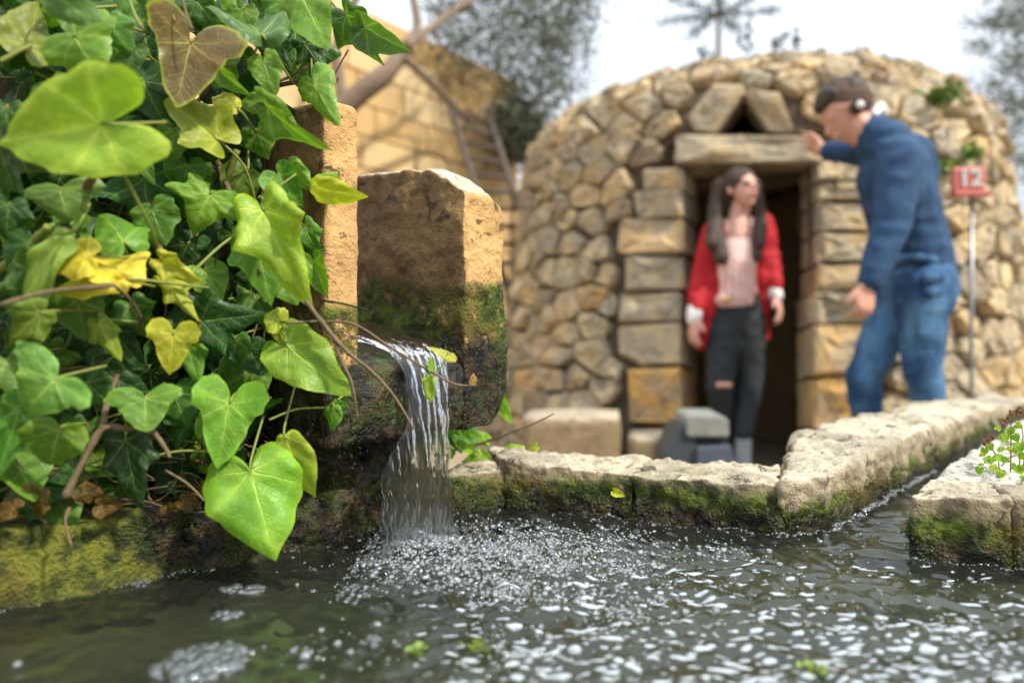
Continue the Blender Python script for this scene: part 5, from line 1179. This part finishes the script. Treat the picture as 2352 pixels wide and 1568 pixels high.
# second and third layer
EDGE = [(-80, 760), (60, 745), (120, 700), (200, 610), (300, 560), (400, 600), (500, 600), (620, 660), (700, 650), (800, 640), (900, 600), (1000, 560), (1060, 480), (1110, 330), (1150, 220)]
def xmax(y):
    for (a, b), (c, d) in zip(EDGE, EDGE[1:]):
        if y <= c: return b + (d - b) * (y - a) / (c - a)
    return 0
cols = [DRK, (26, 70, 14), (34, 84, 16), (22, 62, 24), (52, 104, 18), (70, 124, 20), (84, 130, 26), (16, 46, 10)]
fill = []
for layer, (n_, off0, off1) in enumerate(((80, .02, .06), (105, .06, .13))):
    pts = []; t_ = 0
    while len(pts) < n_ and t_ < 6000:
        t_ += 1; y = random.uniform(-50, 1120 if layer == 0 else 1080); x = random.uniform(-60, max(1, xmax(y) - (15 if layer else 30)))
        if all(math.hypot(x - a, y - b) > 46 for a, b in pts): pts.append((x, y))
    for x, y in pts:
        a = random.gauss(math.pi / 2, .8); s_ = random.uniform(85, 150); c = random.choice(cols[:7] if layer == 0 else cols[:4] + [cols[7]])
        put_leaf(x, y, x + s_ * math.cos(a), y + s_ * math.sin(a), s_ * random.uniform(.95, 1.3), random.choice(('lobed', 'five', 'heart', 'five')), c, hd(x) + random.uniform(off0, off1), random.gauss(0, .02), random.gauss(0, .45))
print('ivy leaves', NL, time.process_time())
pet.build('petioles', M['petiole'], ivy)['kind'] = 'stuff'
def ivst(pts, r0, r1, mat='twig', name='stem', jit=.3, sides=8):
    r0 *= .78; r1 *= .78; mb = MB(); mb.tube([P(*p) for p in pts], r0, r1, sides, 6, jit); return mb.build(name, M[mat], ivy)
ivst([(0, 142, .52), (40, 120, .525), (72, 104, .53)], .0022, .0018, 'petiole'); ivst([(268, 372, .50), (310, 450, .52), (345, 520, .54), (362, 566, .56)], .0016, .0014, 'petiole')
ivst([(518, 335, .60), (560, 380, .61), (582, 440, .62), (590, 490, .63)], .0012, .0011, 'petiole'); ivst([(435, 632, .58), (500, 570, .60), (560, 525, .62), (592, 505, .63)], .0016, .0014, 'petiole')
ivst([(618, 964, .63), (680, 940, .64), (745, 936, .65)], .0014, .0012, 'petiole'); ivst([(592, 455, .62), (640, 428, .63), (680, 400, .64)], .0012, .0012, 'petiole')
ivst([(295, -5, .56), (312, 40, .56), (332, 72, .56)], .0020, .0016, 'petiole'); ivst([(418, -5, .56), (430, 40, .56), (442, 68, .56)], .0016, .0014); ivst([(400, -5, .57), (396, 25, .57), (402, 50, .57)], .0012, .001, 'petiole')
ivst([(0, 700, .48), (100, 672, .49), (180, 662, .50), (262, 655, .51)], .0022, .002, 'twig'); ivst([(262, 655, .52), (300, 690, .55), (322, 730, .57), (318, 760, .59)], .0018, .002, 'twig')
ivst([(150, 1142, .555), (190, 1060, .56), (235, 985, .57), (290, 985, .575), (345, 988, .58), (380, 1030, .585), (390, 1050, .585)], .0042, .0022, 'twig'); ivst([(235, 985, .57), (245, 930, .58), (270, 860, .60)], .0035, .003, 'twig')
ivst([(0, 1160, .56), (60, 1115, .57), (125, 1085, .58)], .0014, .001, 'twig'); ivst([(160, 1165, .555), (150, 1200, .55), (165, 1255, .545)], .0022, .0010, 'twig'); ivst([(0, 1085, .58), (80, 1080, .58), (150, 1075, .59)], .002, .002, 'twig')
ivst([(600, 630, .64), (500, 375, .65), (470, 340, .66)], .004, .003, 'twig'); ivst([(545, 345, .64), (520, 420, .65), (500, 470, .66)], .004, .003, 'petiole'); ivst([(620, 200, .72), (700, 185, .71), (760, 178, .70)], .0035, .003, 'twig'); ivst([(230, 385, .53), (190, 440, .55), (150, 480, .57)], .004, .004, 'twig'); ivst([(110, 520, .54), (60, 570, .55), (0, 620, .56)], .004, .005, 'petiole')
ivst([(380, 620, .6), (300, 300, .66), (260, 100, .68)], .004, .003, 'twig'); ivst([(380, 1080, .6), (430, 1110, .6), (470, 1150, .6)], .0016, .0012, 'twig'); ivst([(340, 1050, .6), (420, 1035, .61), (520, 1040, .62)], .0016, .0012, 'petiole')
ivst([(702, 690, .62), (755, 760, .62), (800, 810, .62), (850, 850, .63), (905, 910, .64), (950, 985, .65)], .0030, .0016, 'twig'); ivst([(762, 768, .62), (785, 830, .62), (808, 880, .62), (822, 962, .625)], .0024, .0012, 'twig')
ivst([(655, 742, .62), (740, 738, .63), (815, 745, .635), (900, 800, .64), (985, 850, .64), (1045, 882, .64), (1092, 885, .64)], .0015, .0013, 'twig'); ivst([(1075, 882, .64), (1090, 862, .64)], .001, .0006, 'twig')
ivst([(738, 690, .64), (790, 698, .635), (842, 712, .63)], .0013, .0012, 'blackstick'); ivst([(1005, 855, .64), (1020, 830, .64), (1030, 808, .64)], .0009, .0007, 'petiole')
put_leaf(985, 860, 986, 925, 28, 'oval', (130, 170, 30), .64, 0, .5, petiole=False); put_leaf(1046, 826, 984, 790, 22, 'oval', (170, 180, 60), .64, 0, .5, petiole=False); put_leaf(992, 855, 992, 815, 18, 'oval', (120, 160, 50), .64, 0, .5, petiole=False); put_leaf(1085, 885, 1092, 858, 16, 'oval', (150, 120, 60), .64, 0, .5, petiole=False)
ivst([(762, 185, .70), (780, 150, .70), (800, 115, .70)], .001, .001); ivst([(680, 160, .70), (705, 130, .70), (735, 112, .70)], .0014, .0012, 'petiole'); ivst([(575, 150, .66), (590, 110, .66), (605, 80, .66)], .0014, .0012, 'petiole')
mb = MB()
for k in range(14): a = P(755 + random.gauss(0, 8), 180 + random.gauss(0, 8), .70); mb.tube([a, a + Vector((random.gauss(0, .004), random.gauss(0, .003), random.gauss(.002, .004)))], .0016, .0008, 5, 1)
mb.build('dry_berries', M['twig'], ivy)
# tangled fine twigs and dead leaves under the ivy
mb = MB()
for k in range(150):
    x = random.uniform(-20, 640); y = random.uniform(1010, 1180) if x < 500 else random.uniform(960, 1120); d = hd(x) + random.uniform(.03, .09); a = random.gauss(.3, 1.0); l = random.uniform(40, 150)
    p0 = P(x, y, d); p2 = P(x + l * math.cos(a), y + l * math.sin(a) * .5, d + random.uniform(-.02, .02)); pm = (p0 + p2) / 2 + Vector((0, random.gauss(0, .006), random.gauss(0, .006))); mb.tube([p0, pm, p2], random.uniform(.0006, .0020), .0006, 5, 3)
for k in range(70):
    x = random.uniform(0, 700); y = random.uniform(100, 1000)
    if x > xmax(y): continue
    d = hd(x) + random.uniform(.05, .12); a = random.gauss(1.5, .9); l = random.uniform(120, 260); p0 = P(x, y, d); p2 = P(x + l * math.cos(a), y - l * math.sin(a), d + random.uniform(-.02, .02)); mb.tube([p0, (p0 + p2) / 2 + Vector((random.gauss(0, .01), 0, random.gauss(0, .01))), p2], random.uniform(.0012, .003), .001, 6, 3)
mb.build('fine_twigs', M['twig'], ivy)['kind'] = 'stuff'
for (x, y, a, s_) in ((190, 1130, .4, 60), (100, 1150, 2.2, 70), (230, 1160, .1, 55), (30, 1170, 2.8, 60), (420, 1150, .5, 50), (60, 1125, .7, 40), (470, 1120, 2.0, 45), (385, 1160, 1.0, 40)):
    o = put_leaf(x, y, x + s_ * math.cos(a), y + s_ * math.sin(a) * .5, s_ * .8, 'heart', (104, 78, 36), hd(x) + .005, .01, .5, petiole=False); o.name = 'dead_leaf'
# backing: rough earth-and-stone wall hidden behind the ivy, and soil on the rim
bw = near_stone('ivy_wall_stone', (.10, .07, .035), (.10, .07, .04), .9, .05, .0, moss_amt=.4)
o = rock('ivy_wall', [(-1.25, .02, -.02), (-.36, .80, -.02), (-.44, .90, -.02), (-1.33, .12, -.02), (-1.25, .02, 1.75), (-.37, .80, 1.02), (-.45, .90, 1.02), (-1.33, .12, 1.75)], .016, .02, .02, bw, None, 41, freq=9, chunk=.8)
tag(o, 'dark rough wall hidden behind the ivy leaves', 'wall')
sv, sf = grid_sheet(np.linspace(0, 1, 130), np.linspace(0, 1, 34), lambda X, Y: X * 0); s2 = []
for a, b, _ in sv:
    p = Vector((-.97, .16)).lerp(Vector((-.20, .82)), a) + Vector((-.654, .756)) * (.012 + b * .13)
    s2.append((p.x, p.y, .508 + .06 * b ** 1.3 + .012 * noise.fractal(Vector((p.x * 40, p.y * 40, 0)), .7, 2, 4) - .012 * (1 - b)))
tag(link('soil', mesh('soil', s2, [tuple(f) for f in sf.tolist()]), M['soil']), kind='structure')
# small vine behind the spout, over the back rim
vine = empty('small_vine', P(1070, 1060, .98).to_tuple(), 'small light green vine creeping over the back rim right of the spout', 'vine')
def vst(pts, r0, r1): m_ = MB(); m_.tube([P(*p) for p in pts], r0, r1, 6, 5); m_.build('stem', M['twig'], vine)
vst([(1010, 1040, 1.0), (1080, 1025, .99), (1150, 1002, .97), (1220, 975, .95), (1272, 950, .94)], .0018, .0010); vst([(1060, 1060, 1.02), (1130, 1065, 1.0), (1190, 1030, 1.0), (1240, 1026, .99)], .0012, .0008); vst([(1050, 900, .95), (1120, 890, .95), (1142, 900, .94)], .001, .001)
for h in ((1138, 897, 1174, 978, 40, (120, 180, 40)), (1050, 1000, 1012, 1005, 40, (80, 150, 20)), (1060, 1000, 1112, 995, 44, (70, 140, 20)), (1058, 1005, 1095, 1050, 40, (130, 180, 40)), (1040, 1000, 1062, 1042, 34, (60, 130, 20)),
          (1030, 1030, 1010, 1052, 44, (90, 160, 24)), (1100, 1045, 1135, 1058, 34, (140, 190, 50)), (1115, 1010, 1072, 992, 30, (110, 170, 30)), (1170, 1040, 1206, 1024, 36, (130, 180, 40)), (1232, 1024, 1214, 1034, 20, (140, 170, 50)), (1018, 1010, 1000, 990, 40, (76, 150, 20)), (1090, 1060, 1060, 1062, 36, (110, 160, 30))):
    put_leaf(*h[:4], h[4], 'heart', h[5], .985 if h[0] != 1138 else .94, 0, random.uniform(-.3, .5), parent=vine, petiole=False)
# leaflet lying on the moss of the back rim
lf = put_leaf(1412, 1128, 1436, 1140, 20, 'heart', (178, 190, 20), .815, -.003, .2, parent=vine, petiole=False)
lf.parent = None; lf.matrix_world = Matrix.Translation(Vector(vine.location)) @ lf.matrix_basis; lf.name = 'fallen_leaf'; tag(lf, 'tiny yellow green leaf stuck on the mossy inner side of the back rim', 'leaf')
# maidenhair sprig at the right edge
fern = empty('maidenhair_fern', P(2320, 1100, .80).to_tuple(), 'delicate maidenhair fern sprig growing from the gap behind the right block', 'fern')
fd = .79
for bx, pts in ((0, [(2295, 1108), (2293, 1060), (2276, 1025)]), (1, [(2320, 1108), (2322, 1040), (2322, 980), (2326, 950)]), (2, [(2345, 1108), (2342, 1050), (2350, 1000), (2338, 960)]), (3, [(2336, 1108), (2352, 1060), (2362, 1000)]), (4, [(2300, 1070), (2320, 1050), (2350, 1040)])):
    m_ = MB(); m_.tube([P(x, y, fd + bx * .004) for x, y in pts], .0008, .0005, 5, 4); m_.build('stem', M['twig'], fern)
for (x, y) in ((2255, 1040), (2262, 1030), (2272, 1022), (2250, 1075), (2258, 1066), (2268, 1056), (2278, 1050), (2290, 1052), (2305, 1012), (2312, 1000), (2300, 1035), (2312, 1030), (2330, 1025), (2338, 1036), (2345, 1018), (2310, 1060), (2325, 1070), (2300, 1082), (2335, 1085), (2345, 1070), (2330, 1000), (2318, 985), (2336, 975), (2300, 1095), (2348, 1095), (2290, 985), (2352, 1050), (2280, 1078)):
    a = random.uniform(0, 6.28); s_ = random.uniform(11, 19); put_leaf(x, y, x + s_ * math.cos(a), y + s_ * math.sin(a), s_ * 1.1, 'heart', random.choice(((136, 180, 34), (118, 168, 30), (160, 190, 60))), fd + random.uniform(-.01, .01), 0, random.gauss(0, .5), parent=fern, petiole=False)
for (x, y) in ((2270, 1022), (2278, 1012), (2322, 965), (2330, 955), (2312, 975), (2340, 945), (2345, 955)):
    o = put_leaf(x, y, x + random.gauss(0, 8), y - 14, 14, 'oval', (96, 52, 40), fd, 0, .5, parent=fern, petiole=False)
print('total objects', len(bpy.data.objects))
